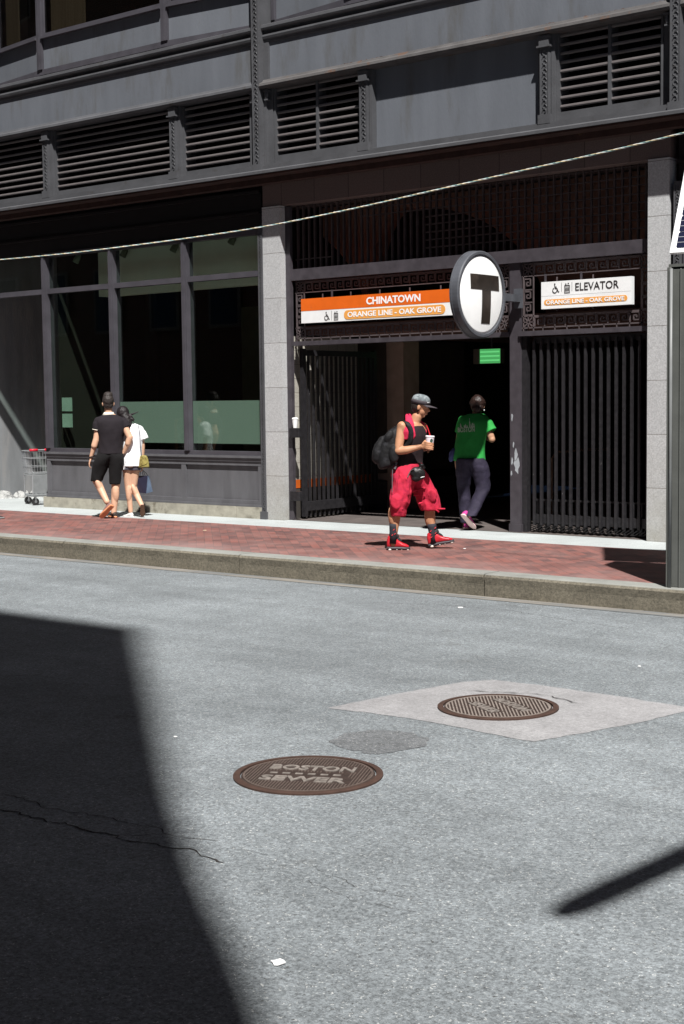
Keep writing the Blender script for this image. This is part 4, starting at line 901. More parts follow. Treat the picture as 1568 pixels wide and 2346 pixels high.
# gripping hand round the cup
CB, CT = K(862, 862, -.235), K(872, 690, -.235); ca = (CT - CB).normalized()
hw = K(760, 836, -.225); b.ell(K(800, 822, -.243), ((K(850, 815, -.25) - hw) * .55, wv * .018, ca * .042)); b.sph(hw, .027)
for i, (yy, L) in enumerate(((772, .95), (800, 1.0), (828, .97), (852, .85))):
    z_ = K(860, yy, -.235); out = []
    for q in range(6):
        a = R(205 + q * 28 * L); out.append(z_ + uv * math.cos(a) * .052 + wv * math.sin(a) * .052 - ca * .004 * q)
    limb(b, [K(800, yy * .6 + 820 * .4, -.25)] + out, [.011, .0105, .0100, .0098, .009, .0088, .0075], 8)
limb(b, [K(775, 800, -.245), K(800, 765, -.24), K(832, 745, -.28 + .06), K(865, 742, -.185)], [.014, .0125, .011, .009], 8)
# other hand supports the cup from beyond
hand(b, K(830, 850, -.05), K(720, 860, .16), -uv * .6 - wv * .2, .8, .95)
body = b.build('body', SKIN, None); remesh(body, .0065, 3); attach(body, man)
f_, u_, r_ = (uv * 1 - wv * .1 - UP * .22).normalized(), None, None
u_ = (UP + uv * .2); u_ = (u_ - f_ * u_.dot(f_)).normalized(); r_ = f_.cross(u_); eyes(hc, f_, u_, r_, man, .98)
b = MB(); b.ell(hc + u_ * .0 - f_ * .030, (r_ * .078, f_ * .078, u_ * .085)); o = b.build('hair', mat('black_hair', (.02, .014, .012), .5, .3, 40, 6, .4, 90), man, smooth=True)
# cap : heather crown, dark band and peak
b = MB(); cc = hc + u_ * .055 - f_ * .005; prof = [(-.03, .088, .106), (0, .0895, .107), (.03, .086, .102), (.055, .072, .088), (.073, .05, .062), (.081, .02, .025)]
b.loft(subd([ring(cc + u_ * h_, r_ * a_, f_ * c_, 24, 2) for h_, a_, c_ in prof], 3)); capo = b.build('cap', mat('heather_grey_knit', (.12, .14, .15), .85, .35, 22, 6, .3, 120, col2=(.24, .27, .28), t2=(.5, .62), s2=24), man, smooth=True)
b = MB(); b.loft([ring(cc + u_ * h_, r_ * a_, f_ * c_, 24, 2) for h_, a_, c_ in [(-.032, .0895, .1075), (-.005, .0915, .109), (.012, .0905, .108)]]); DKC = mat('charcoal_cap_cloth', (.05, .042, .048), .8, .1, 30); b.build('band', DKC, capo, smooth=True)
b = MB(); vs = []; n = 14
for L_ in (0, 1, 2, 3):
    for k in range(n + 1):
        a = R(-68 + 136 * k / n); e = .04 * L_ / 3 * 0; ext = .095 * (L_ / 3) * math.cos(a) ** .7
        vs.append(cc - u_ * (.022 + .012 * (L_ / 3) ** 1.5 + .012 * (1 - math.cos(a))) + r_ * math.sin(a) * .088 + f_ * (math.cos(a) * .104 + ext))
fs = [(i * (n + 1) + k, i * (n + 1) + k + 1, (i + 1) * (n + 1) + k + 1, (i + 1) * (n + 1) + k) for i in range(3) for k in range(n)]
m_ = len(vs); vs2 = [v_ - u_ * .006 for v_ in vs]; b.add(vs + vs2, fs + [tuple(i + m_ for i in f__)[::-1] for f__ in fs] + [(3 * (n + 1) + k, 3 * (n + 1) + k + 1, m_ + 3 * (n + 1) + k + 1, m_ + 3 * (n + 1) + k) for k in range(n)]); b.build('peak', DKC, capo, smooth=True)
b = MB(); sw = [(-.022, .006), (-.012, -.004), (.0, -.005), (.024, .010), (.002, .003), (-.01, .003), (-.016, .008)]
th_ = R(38); sd2 = (-r_ * 1); 
o_ = cc + u_ * .004 + (f_ * math.cos(th_) * .1105 - (r_ if r_.dot(-wv) < 0 else -r_) * math.sin(th_) * .093); sn = (f_ * math.cos(th_) - (r_ if r_.dot(-wv) < 0 else -r_) * math.sin(th_)).normalized(); su = u_.cross(sn).normalized()
if su.dot(uv) < 0: su = -su
b.prism([o_ + su * x * .9 + u_ * y for x, y in sw], sn * .003); b.build('white_mark', WHITEL, capo)
# tank top
TK = mat('dark_plum_vest', (.016, .009, .011), .9, .15, 12, 6, .2, 50)
cloth('vest', [[ring(K(x, y), sa * (a_ + .014), sb * (c_ + .014)) for x, y, a_, c_ in [(600, 1150, .158, .115), (600, 1000, .15, .106), (615, 850, .155, .115), (640, 730, .16, .12), (648, 660, .145, .112), (652, 600, .125, .095), (655, 560, .10, .075)]]], TK, man, amp=.006, sc=9, seed=3)
# towel / overshirt round neck, two hanging ends
TW = mat('crimson_cloth', (.50, .018, .062), .85, .12, 14, 6, .25, 60)
def ribbon(b, pts, wds, th, wdir):
    rings = []
    for p, w_, in zip(pts, wds): rings.append(ring(p[0], p[1].normalized() * w_, p[2].normalized() * th, 12, 2.5))
    b.loft(subd(rings, 4))
b = MB()
ribbon(b, [(K(600, 770, -.14), uv, wv), (K(630, 700, -.15), uv, wv), (K(620, 600, -.145), uv, wv), (K(600, 500, -.115), uv, wv), (K(592, 430, -.06), uv - UP * .5, wv), (K(625, 425, .03), uv * .6 - UP, wv + uv), (K(720, 500, .09), uv, wv), (K(775, 560, .09), uv, wv), (K(790, 660, .06), uv, wv)], [.022, .04, .038, .045, .038, .03, .03, .035, .03], .018, None)
ribbon(b, [(K(530, 740, -.175), uv, wv), (K(545, 650, -.18), uv, wv), (K(560, 570, -.16), uv, wv)], [.04, .042, .02], .016, None)
o = b.build('towel', TW, None); remesh(o, .008, 2, .006, 12, 5); attach(o, man)
b = MB(); b.tube([K(680, 540, -.05), K(700, 640, -.10), K(735, 700, -.11), K(745, 600, -.03), K(735, 530, .02)], .004, 6); b.build('neck_cord', mat('black_cord', (.015, .013, .013), .6), man)
# shorts
SH = mat('crimson_cotton', (.45, .018, .046), .9, .14, 9, 6, .7, 18, col2=(.36, .014, .045), t2=(.5, .62), s2=11)
def sr(x, y, d, a_, c_): return ring(K(x, y, d), uv * a_, wv * c_, 22, 2.2)
def pockets(b):
    b.ell(K(420, 1560, -.205), (uv * .058, wv * .016, UP * .085)); b.ell(K(900, 1480, -.045), (uv * .05, wv * .014, UP * .07)); [b.tube([K(x0_, y0_, -.19), K(x1_, y1_, -.19)], [.010, .004], 6) for x0_, y0_, x1_, y1_ in ((470, 1200, 440, 1420), (560, 1250, 590, 1480), (420, 1640, 520, 1660))]; [b.tube([K(x0_, y0_, -.06), K(x1_, y1_, -.06)], [.010, .003], 6) for x0_, y0_, x1_, y1_ in ((640, 1420, 830, 1380), (660, 1470, 860, 1480), (720, 1590, 800, 1560))]
L1_ = [sr(595, 1060, 0, .165, .145), sr(565, 1180, -.02, .175, .165), sr(520, 1330, -.06, .125, .135), sr(485, 1480, -.08, .118, .125), sr(462, 1620, -.085, .105, .115), sr(450, 1745, -.08, .082, .10)]
L2_ = [sr(620, 1080, 0, .12, .1), sr(665, 1180, .03, .135, .14), sr(750, 1330, .07, .13, .125), sr(820, 1460, .08, .13, .12), sr(855, 1580, .08, .125, .115), sr(880, 1665, .075, .115, .105)]
cloth('shorts', [L1_, L2_], SH, man, vox=.0085, amp=.012, sc=9, seed=8, extra=pockets, stretch=(1.4, 1.4, .8), sm=2)
b = MB(); b.tube([K(960, 1660, -.02), K(1010, 1655, -.04), K(1070, 1655, -.05)], [.012, .010, .008], 8); b.tube([K(950, 1665, -.03), K(990, 1700, -.03)], [.01, .009], 8); b.build('hem_strap', SH, man, smooth=True)
# hip bag + chain
HB = mat('black_nylon', (.008, .0075, .008), .45, .25, 14, 6, .3, 40)
hb_ = thing('hip_bag', 'small black nylon pouch slung at the waist of the man in crimson shorts', 'bag', K(710, 1200, -.2))
b = MB(); b.ell(K(710, 1190, -.19), (uv * .085 - UP * .02, wv * .04, UP * .07 + uv * .01), 18, 12); b.ell(K(760, 1085, -.17), (uv * .03, wv * .03, UP * .03)); b.ell(K(690, 1255, -.2), (uv * .05, wv * .03, UP * .035)); o = b.build('pouch', HB, None); remesh(o, .008, 2, .006, 14, 2); attach(o, hb_)
b = MB(); pts = [ring(K(605, 1105), uv * .165, wv * .14, 30, 2.2)][0]; b.tube(pts + pts[:1], .016, 6); b.build('belt', HB, hb_, smooth=True)
b = MB(); b.prism([K(745 + x, 1236 + y, -.236) for x, y in [(0, 4), (20, -6), (55, -10), (52, -3), (22, 4), (4, 10)]], -wv * .003); b.build('white_mark', WHITEL, hb_)
b = MB(); b.tube([K(655, 1130, -.235), K(615, 1150, -.21), K(590, 1200, -.2), K(575, 1240, -.2)], .005, 6); b.build('clip', ALU, hb_)
# backpack
BP = mat('black_backpack_fabric', (.007, .0068, .008), .7, .35, 10, 6, .5, 30, col2=(.022, .022, .026), t2=(.55, .66), s2=12)
bpk = thing('backpack', 'bulky black backpack on the back of the man in the grey cap', 'backpack', K(300, 1100, -.05))
ba = (K(0, 100) - K(0, 0)).normalized()
def bk(x, y, a_, c_, d=-.03): return ring(K(x, y, d), (uv + UP * .28).normalized() * a_, wv * c_, 22, 2.8)
b = MB(); b.loft(subd([bk(470, 545, .03, .06), bk(420, 600, .085, .12), bk(365, 720, .115, .15), bk(330, 860, .135, .155), bk(315, 1000, .12, .15), bk(310, 1085, .10, .14), bk(320, 1110, .07, .1)], 4))
b.loft(subd([bk(270, 690, .05, .08), bk(215, 800, .07, .11), bk(190, 900, .07, .12), bk(185, 990, .065, .11), bk(205, 1050, .04, .08)], 4))
b.ell(K(400, 930, -.19), (uv * .06, wv * .035, UP * .1)); b.ell(K(330, 700, -.17), (uv * .05 + UP * .03, wv * .03, UP * .06))
o = b.build('pack_body', BP, None); remesh(o, .009, 2, .004, 9, 9); attach(o, bpk)
b = MB(); 
for pts, w_ in (([K(470, 520, -.1), K(540, 495, -.14), K(590, 550, -.185), K(618, 640, -.185), K(605, 760, -.17), K(540, 850, -.15), K(450, 960, -.12)], .032), ([K(520, 520, .1), K(720, 520, .16), K(770, 620, .17), K(740, 780, .12)], .03)):
    rg_ = [ring(p, (uv - UP * .2).normalized() * w_, wv * .010, 10, 3) for p in pts]; b.loft(subd(rg_, 4))
b.build('shoulder_strap', BP, bpk, smooth=True)
b = MB(); b.tube([K(385, 1040, -.14), K(375, 1200, -.15), K(372, 1440, -.15)], .005, 6); b.tube([K(430, 1040, -.15), K(408, 1130, -.16)], [.012, .014], 6); b.build('loose_strap', mat('grey_webbing', (.09, .09, .1), .7), bpk)
# cup with straw
cup = thing('drink_cup', 'clear plastic cup of pale drink with a straw held by the man in crimson', 'cup', CB)
b = MB(); b.tube([CB, CB.lerp(CT, .9)], [.037, .049], 20); b.build('cup_body', mat('pale_milky_plastic', (.68, .62, .66), .3, .1, 14), cup, smooth=False)
b = MB(); b.tube([CB.lerp(CT, .9), CB.lerp(CT, .96), CT], [.052, .052, .046], 20); b.build('lid', mat('clear_lid', (.75, .72, .74), .15, .05, 8), cup)
b = MB(); n = 12; lc = CB.lerp(CT, .62) - wv * .0475 + uv * .018; b.prism([lc + uv * math.cos(2 * math.pi * k / n) * .016 + ca * math.sin(2 * math.pi * k / n) * .022 for k in range(n)], -wv * .002); b.build('dark_emblem', mat('dark_green_print', (.03, .06, .04), .5), cup)
b = MB(); b.tube([CT, K(845, 600, -.22), K(822, 555, -.21)], .0055, 8); b.build('straw', mat('red_straw', (.5, .02, .03), .3), cup)
# socks
SKM = mat('charcoal_sock', (.028, .028, .036), .9, .15, 20); SKR = mat('sock_red_motif', (.55, .05, .06), .8)
for pts, dots in (([K(396, 1850, -.08), K(390, 1960, -.08), K(382, 2110, -.08)], [(395, 1930), (375, 2000), (410, 1985)]), ([K(893, 1850, .07), K(905, 1960, .07), K(915, 2110, .07)], [(880, 1950), (940, 1905), (945, 1975), (890, 2030)])):
    b = MB(); b.tube([pts[0], pts[0].lerp(pts[1], .4), pts[1], pts[2]], [.053, .051, .046, .05], 16); so1 = b.build('sock', SKM, man, smooth=True)
    b = MB()
    for k, (x, y) in enumerate(dots): p = K(x, y, (-.08 if k < 9 and x < 600 else .07) - .046); b.prism([p + uv * a_ * .012 + UP * c_ * .016 for a_, c_ in ((-1, -.6), (.2, -.2), (1, .8), (-.2, .3))], -wv * .006)
    b.build('motif', SKR, so1)
RED = mat('red_shoe_leather', (.42, .018, .028), .35, .15, 14, 4, .15, 40); SOL = mat('black_white_sole', (.045, .04, .045), .5, .1, 10); WSO = mat('white_sole_pods', (.75, .73, .66), .5, .05, 10)
def hightop(heel, toe, up, ank):
    o, f, u, r2 = shoe(man, heel, toe, up, RED, SOL, .056, .042, .155)
    L = (Vector(toe) - Vector(heel)).length; b = MB()
    for t_, w_, hh in ((.14, .052, .02), (.44, .046, .016), (.64, .052, .016), (.88, .046, .022)):
        b.ell(Vector(heel) + f * L * t_ + u * .008, (f * L * (.1 if t_ > .8 or t_ < .2 else .065), r2 * w_, u * hh), 14, 8)
    b.build('sole_pods', WSO, o, smooth=True)
    b = MB(); p = Vector(heel) + f * L * .36 + u * .155; b.ell(p, (f * .045, r2 * .042, u * .04)); b.ell(p + f * .03 - u * .03, (f * .05 - u * .03, r2 * .026, u * .025)); b.build('tongue', mat('black_shoe_lining', (.02, .018, .02), .7), o, smooth=True)
gz = lambda v_, z_: Vector((v_.x, v_.y, z_))
h1 = K(300, 2200, -.07); h1 = gz(h1, 0.0); t1_ = gz(h1 + (uv * 1).normalized() * .265, .0)
hightop(h1, t1_, UP, None)
h2 = K(852, 2185, .07); h2 = gz(h2, 0.012); t2_ = h2 + (uv * 1 + UP * .20).normalized() * .30
hightop(h2, t2_, UP - uv * .2, None)

# ---- 2. woman in green shirt going in --------------------------------------
G = Vector((-10.72, 15.62, 0)); pa, wv = plane_at(G); K = lambda x, y, d=0: pa(1003.5 + x * .15502, 878.1 + y * .15502, d); uv = Vector((wv.y, -wv.x, 0))
wo = thing('person', 'person in green shirt and navy trousers walking into the dark entrance', 'person', G)
b = MB(); hc = K(590, 330, .24); head(b, hc, (wv - UP * .35 + uv * .1), UP + wv * .3, 1.0); limb(b, [K(560, 500, .19), hc - UP * .05], [.06, .056])
fa = wv.copy()
tor2 = [(440, 1160, .17, .13), (455, 1000, .165, .13), (480, 850, .17, .125), (510, 700, .185, .13), (530, 580, .19, .12), (545, 500, .15, .09), (560, 460, .08, .07)]
b.loft(subd([ring(K(x, y, .06 + (1160 - y) * .00022), uv * a_, wv * c_) for x, y, a_, c_ in tor2], 4))
limb(b, [K(700, 560, .17), K(800, 830, .12), K(690, 790, .34)], [.058, .044, .03]); hand(b, K(690, 790, .34), K(800, 830, .12), UP, .6, .9)
limb(b, [K(365, 560, .17), K(310, 830, .2), K(430, 800, .36)], [.056, .042, .03]); hand(b, K(430, 800, .36), K(310, 830, .2), UP, .6, .9, -1)
limb(b, [K(350, 1180, .03), K(370, 1600, .08), K(420, 2080, .05)], [.09, .06, .042]); limb(b, [K(600, 1200, .0), K(680, 1580, -.03), K(455, 1950, -.25)], [.085, .055, .034])
body = b.build('body', SKIN3, None); remesh(body, .0075, 3); attach(body, wo)
f_ = (wv - UP * .35 + uv * .1).normalized(); u_ = UP + wv * .3; u_ = (u_ - f_ * u_.dot(f_)).normalized(); r_ = f_.cross(u_); eyes(hc, f_, u_, r_, wo)
HAIRB = mat('dark_brown_hair', (.022, .012, .010), .35, .4, 50, 6, .8, 70, stretch=(1, 1, .3))
b = MB(); b.ell(hc + u_ * .03 - f_ * .02, (r_ * .098, f_ * .105, u_ * .105), 20, 14); b.ell(hc - f_ * .045 - u_ * .04, (r_ * .082, f_ * .06, u_ * .08)); b.ell(hc + u_ * .1 - f_ * .02, (r_ * .06, f_ * .06, u_ * .045))
random.seed(5)
for k in range(46):
    a = random.uniform(0, 6.28); e = random.uniform(-.3, 1.3); d_ = (r_ * math.cos(a) * math.cos(e) - f_ * abs(math.sin(a)) * math.cos(e) + u_ * math.sin(e)); b.sph(hc + u_ * .02 + d_ * .095, random.uniform(.012, .022), 8, 6)
o = b.build('hair', HAIRB, None); remesh(o, .007, 1, .005, 24, 4); attach(o, wo)
b = MB(); b.sph(K(685, 400, .2), .012); b.build('earring', ALU, wo)
GR = mat('kelly_green_cotton', (.02, .25, .045), .8, .08, 10, 6, .3, 26)
def slv(b):
    b.tube([K(680, 540, .17), K(730, 600, .16), K(770, 680, .14), K(790, 715, .13)], [.06, .075, .078, .082], 16); b.sph(K(690, 555, .17), .068)
    b.tube([K(380, 540, .17), K(345, 620, .18), K(325, 730, .2)], [.06, .068, .07], 16); b.sph(K(370, 555, .17), .065)
shirt = cloth('shirt', [[ring(K(x, y, .06 + (1160 - y) * .00022), uv * (a_ + .022), wv * (c_ + .025), 24, 2.3) for x, y, a_, c_ in [(465, 1140, .185, .13), (462, 1060, .182, .135), (470, 930, .172, .132), (495, 800, .172, .128), (515, 680, .185, .125), (530, 570, .185, .115), (545, 500, .155, .085), (560, 450, .075, .06)]]], GR, wo, vox=.009, amp=.006, sc=6, seed=2, extra=slv)
NV = mat('navy_trousers', (.015, .012, .026), .8, .12, 9, 6, .4, 22, col2=(.025, .02, .04), t2=(.5, .62), s2=8)
tr = lambda x, y, d, a_, c_: ring(K(x, y, d), uv * a_, wv * c_, 22, 2.2)
cloth('trousers', [[tr(470, 1110, 0, .17, .13), tr(400, 1230, .02, .12, .13), tr(385, 1400, .04, .098, .105), tr(385, 1600, .07, .082, .088), tr(405, 1850, .06, .078, .082), tr(425, 2060, .05, .078, .08)],
    [tr(500, 1110, 0, .16, .13), tr(610, 1240, .0, .125, .135), tr(650, 1420, -.01, .105, .11), tr(665, 1570, -.03, .09, .095), tr(600, 1710, -.10, .085, .085), tr(530, 1860, -.18, .082, .08), tr(480, 1960, -.24, .08, .078)]], NV, wo, vox=.009, amp=.008, sc=6, seed=6, stretch=(1, 1, 1.4))
MAG = mat('magenta_shoe', (.45, .04, .22), .6, .1, 12); PSO = mat('pale_pink_sole', (.68, .5, .47), .6, .06, 14)
ft = Vector(K(430, 2190, .02)); ft.z = 0.002
shoe(wo, ft - wv * .05, ft + wv * .19 - uv * .02, UP, MAG, PSO, .047, .024, .085)
hl, tp = K(360, 1950, -.30), K(545, 2160, -.16); tp.z = .012
shoe(wo, hl, tp, (wv * .8 + uv * .55 + UP * .55), MAG, PSO, .05, .026, .085)
# shirt print, draped on the back
dg = bpy.context.evaluated_depsgraph_get(); bvh = BVHTree.FromObject(shirt, dg)
def drape(name, verts, faces, m, parent, off=.004):
    loc = shirt.matrix_world.translation if False else Vector((0, 0, 0)); out = []
    for v_ in verts:
        h = bvh.ray_cast(v_ - wv * .6, wv); out.append((h[0] if h[0] else v_) - wv * off)
    b = MB(); b.add(out, faces); o = b.build(name, m, None); o.parent = parent; return o
def flat_print(parts):
    for name, vs, fs, m in parts: drape(name, vs, fs, m, shirt)
PR = mat('faded_white_print', (.42, .5, .40), .8, .3, 60, 4, col2=(.05, .3, .08), t2=(.55, .6), s2=60)
vs, fs = text_verts('BOSTON', .03); x0 = min(p.x for p in vs); x1 = max(p.x for p in vs); y1 = max(p.y for p in vs)
TL, TR_ = K(295, 725), K(545, 712); V_ = [TL.lerp(TR_, (p.x - x0) / (x1 - x0)) + UP * (p.y / y1 * .062) for p in vs]
drape('shirt_lettering', V_, fs, PR, shirt)
V_ = []; F_ = []
for (xa, wd_, h_) in [(330, 22, .05), (385, 25, .03), (405, 18, .045), (428, 16, .03), (465, 16, .12), (488, 18, .05), (508, 30, .06), (535, 10, .05)]:
    for k in range(3):
        p = K(xa, 655, 0); q_ = K(xa + wd_ * (1 - k * .25), 655, 0); z0, z1 = h_ * k / 3, h_ * (k + 1) / 3; o = len(V_); V_ += [p + UP * z0, q_ + UP * z0, q_ + UP * z1, p + UP * z1]; F_.append((o, o + 1, o + 2, o + 3))
drape('skyline_print', V_, F_, PR, shirt)
bg = thing('blue_pouch', 'small blue bag at the left hip of the person in the green shirt', 'bag', K(205, 1080, .02))
b = MB(); b.ell(K(215, 1060, .06), (uv * .05 + UP * .03, wv * .04, UP * .085)); o = b.build('pouch', mat('blue_denim', (.05, .06, .16), .8, .25, 20), None); remesh(o, .008, 2, .006, 14, 3); attach(o, bg)

# ---- 3. man in dark polo ----------------------------------------------------
G = Vector((-16.23, 14.40, 0)); pa, wv = plane_at(G); K = lambda x, y, d=0: pa(175.6 + x * .13907, 878.1 + y * .13907, d); uv = Vector((wv.y, -wv.x, 0))
pm = thing('person', 'man in dark polo and black shorts seen from behind by the shop window', 'person', G)
b = MB(); hc = K(522, 325); head(b, hc, wv - uv * .1, UP, 1.0); limb(b, [K(535, 560), K(525, 420)], [.062, .055])
b.loft(subd([ring(K(x, y), uv * a_, wv * c_) for x, y, a_, c_ in [(560, 1200, .16, .11), (560, 1050, .15, .105), (560, 850, .165, .12), (560, 700, .195, .125), (555, 600, .19, .105), (545, 540, .12, .08), (540, 500, .07, .06)]], 4))
limb(b, [K(378, 640), K(325, 930, -.02), K(242, 1215, .02)], [.058, .046, .028]); limb(b, [K(325, 930, -.02), K(295, 1030, -.02)], [.048, .047]); hand(b, K(238, 1235, .02), K(325, 930, 0), uv, .55, 1.0, -1)
limb(b, [K(765, 650), K(880, 900, -.05), K(785, 1130, .0)], [.058, .046, .028]); limb(b, [K(880, 890, -.05), K(850, 990, -.04)], [.047, .046]); hand(b, K(780, 1120, .0), K(880, 900, -.05), -uv, .6, .9, 1)
limb(b, [K(440, 1230), K(330, 1600, .06), K(500, 1950, -.14)], [.095, .064, .042]); b.ell(K(390, 1720, -.02), (uv * .052, wv * .054, UP * .15 - uv * .06))
limb(b, [K(650, 1230), K(648, 1650, .02), K(615, 2130, .0)], [.095, .064, .042]); b.ell(K(646, 1790, -.01), (uv * .054, wv * .055, UP * .16))
body = b.build('body', SKIN2, None); remesh(body, .0075, 3); attach(body, pm)
HR = mat('short_black_hair', (.03, .024, .022), .5, .35, 60, 6, .7, 110)
b = MB(); b.ell(hc + UP * .035 - wv * .012, (uv * .083, wv * .10, UP * .098), 20, 14); b.ell(hc + UP * .112 + wv * .0, (uv * .068, wv * .085, UP * .052)); [b.tube([hc + UP * .12 + uv * (.012 * q_ - .05), hc + UP * (.148 + .008 * (q_ % 3)) + uv * (.013 * q_ - .05)], [.014, .006], 6) for q_ in range(9)]; b.ell(hc - UP * .03 - wv * .04, (uv * .07, wv * .055, UP * .055)); o = b.build('hair', HR, None); remesh(o, .007, 2, .005, 22, 7); attach(o, pm)
PO = mat('charcoal_polo', (.013, .010, .013), .9, .12, 8, 6, .3, 24)
def ps(b):
    b.tube([K(385, 615), K(355, 670), K(340, 770, -.01)], [.068, .074, .070], 18); b.sph(K(368, 632), .072); b.sph(K(410, 625), .066)
    b.tube([K(740, 630), K(790, 670), K(822, 728, -.01)], [.068, .074, .068], 18); b.sph(K(762, 645), .072); b.sph(K(720, 635), .066)
cloth('polo_shirt', [[ring(K(x, y), uv * (a_ + .014), wv * (c_ + .02), 24, 2.3) for x, y, a_, c_ in [(558, 1160, .163, .115), (560, 1060, .158, .11), (562, 900, .165, .115), (562, 760, .19, .125), (557, 640, .198, .115), (550, 575, .17, .09), (542, 520, .08, .065)]]], PO, pm, amp=.007, sc=7, seed=4, extra=ps)
b = MB(); b.loft([ring(K(530, 530), uv * .10, wv * .085, 20, 2), ring(K(532, 490), uv * .074, wv * .07, 20, 2), ring(K(532, 475, .01), uv * .068, wv * .066, 20, 2)]); b.build('collar', mat('cream_collar', (.72, .68, .58), .8), pm, smooth=True)
b = MB(); b.tube([K(341, 764, -.01), K(339, 776, -.01)], [.0712, .0712], 18); b.build('sleeve_trim', mat('cream_collar', (.7, .66, .55)), pm, smooth=True)
BS = mat('black_cotton_shorts', (.0055, .005, .0055), .95, .15, 8, 6, .35, 20)
s_ = lambda x, y, d, a_, c_: ring(K(x, y, d), uv * a_, wv * c_, 22, 2.2)
cloth('shorts', [[s_(540, 1120, 0, .155, .115), s_(450, 1240, .0, .125, .13), s_(385, 1400, .03, .115, .12), s_(335, 1610, .05, .085, .095)], [s_(570, 1120, 0, .155, .115), s_(650, 1240, .0, .12, .13), s_(645, 1430, .01, .095, .11), s_(635, 1660, .02, .078, .09)]], BS, pm, amp=.008, sc=7, seed=5)
b = MB(); c0_ = K(248, 1210, .02); b.tube([c0_ + uv * math.cos(a) * .032 + wv * math.sin(a) * .034 + UP * .008 * math.cos(a) for a in [2 * math.pi * k / 12 for k in range(13)]], .008, 6); b.build('watch', RUBBER, pm)
OS = mat('orange_rubber_sole', (.62, .26, .13), .6, .1, 12); BR = mat('brown_suede', (.2, .11, .10), .8, .15, 14)
hl, tp = K(600, 2020, -.20), K(400, 2200, -.12); tp.z = .01
shoe(pm, hl, tp, (wv * .9 + UP * .5 - uv * .5), BR, OS, .055, .03, .08)
ft = K(640, 2220, -.03); ft.z = 0; shoe(pm, ft - wv * .02, ft + wv * .25 - uv * .08, UP, mat('dark_shoe', (.04, .03, .025), .6), OS, .045, .03, .09)

# ---- 4. woman in white shirt -------------------------------------------------
G = Vector((-16.12, 14.70, 0)); pa, wv = plane_at(G); K = lambda x, y, d=0: pa(175.6 + x * .13907, 878.1 + y * .13907, d); uv = Vector((wv.y, -wv.x, 0))
pw = thing('person', 'woman in loose white shirt and grey shorts with dark hair blowing sideways', 'person', G)
b = MB(); hc = K(765, 515, .03); head(b, hc, wv - uv * .35, UP, .94); limb(b, [K(850, 700, .0), K(790, 590, .02)], [.05, .048])
b.loft(subd([ring(K(x, y), uv * a_, wv * c_) for x, y, a_, c_ in [(900, 1380, .14, .11), (905, 1200, .12, .095), (915, 1000, .125, .1), (930, 830, .15, .105), (930, 720, .13, .08), (900, 670, .06, .05)]], 4))
limb(b, [K(1030, 770), K(1090, 1010, -.01), K(1085, 1330, .02)], [.045, .036, .024]); hand(b, K(1085, 1345, .02), K(1090, 1010, 0), -uv, 1.0, .85, 1)
limb(b, [K(820, 750, .02), K(790, 960, .08), K(810, 1160, .12)], [.045, .035, .024]); hand(b, K(810, 1160, .12), K(790, 960, .08), uv, .6, .85, -1)
limb(b, [K(835, 1380), K(850, 1690, .01), K(893, 2110, .0)], [.078, .052, .035]); b.ell(K(862, 1800, -.01), (uv * .046, wv * .048, UP * .15))
limb(b, [K(960, 1380), K(935, 1720, .02), K(1075, 2010, -.14)], [.08, .055, .036]); b.ell(K(980, 1815, -.045), (uv * .044, wv * .046, UP * .13 - uv * .05))
body = b.build('body', SKIN2, None); remesh(body, .0075, 3); attach(body, pw)
BH = mat('long_black_hair', (.012, .009, .010), .5, .4, 30, 6, .7, 60, stretch=(1, 1, .3))
b = MB(); b.ell(hc + UP * .02 - wv * .01, (uv * .093, wv * .098, UP * .108), 20, 14)
b.tube([hc + uv * .02 - UP * .02 - wv * .05, K(830, 600, -.05), K(860, 660, -.07), K(885, 725, -.07)], [.078, .07, .055, .02], 12)
for pts, r0 in (([K(820, 530, -.03), K(880, 520, -.05), K(950, 500, -.06), K(1035, 462, -.06)], .022), ([K(820, 550, -.04), K(880, 570, -.06), K(930, 600, -.07), K(950, 640, -.08)], .03), ([K(810, 545, -.04), K(870, 530, -.06), K(910, 545, -.07), K(960, 600, -.07)], .018), ([K(800, 560, -.05), K(850, 620, -.08), K(870, 690, -.08), K(870, 730, -.09)], .03)):
    b.tube(pts, [r0, r0 * .8, r0 * .55, .003], 8)
o = b.build('hair', BH, None); remesh(o, .006, 1, .003, 26, 3); attach(o, pw)
WS = mat('white_cotton', (.78, .79, .81), .8, .04, 8, 5, .3, 22)
def ws(b):
    b.tube([K(1010, 755), K(1065, 830, -.01), K(1100, 925, -.01)], [.06, .072, .082], 16); b.sph(K(1020, 760), .062)
    b.tube([K(850, 760), K(815, 820, .02), K(800, 900, .05)], [.055, .062, .064], 16); b.sph(K(855, 765), .055)
cloth('white_shirt', [[ring(K(x, y), uv * a_, wv * c_, 24, 2.3) for x, y, a_, c_ in [(915, 1365, .158, .13), (915, 1250, .15, .125), (920, 1080, .145, .118), (930, 900, .155, .12), (935, 780, .158, .11), (925, 710, .13, .085), (890, 665, .055, .05)]]], WS, pw, amp=.007, sc=6, seed=9, extra=ws)
b = MB(); st = [K(815, 1360, -.12), K(800, 1420, -.11)]; b.bar(K(812, 1280, -.115), K(785, 1420, -.1), .035, .01); b.build('side_stripe', mat('striped_white', (.7, .7, .72), .8, .3, 60), pw)
GS = mat('grey_shorts', (.07, .065, .085), .85, .15, 12, 6, .3, 30)
cloth('shorts', [[s_(900, 1300, 0, .13, .11), s_(860, 1380, 0, .092, .105), s_(845, 1425, 0, .088, .1)], [s_(910, 1300, 0, .13, .11), s_(955, 1380, 0, .09, .105), s_(960, 1430, 0, .085, .1)]], GS, pw, amp=.004, seed=3)
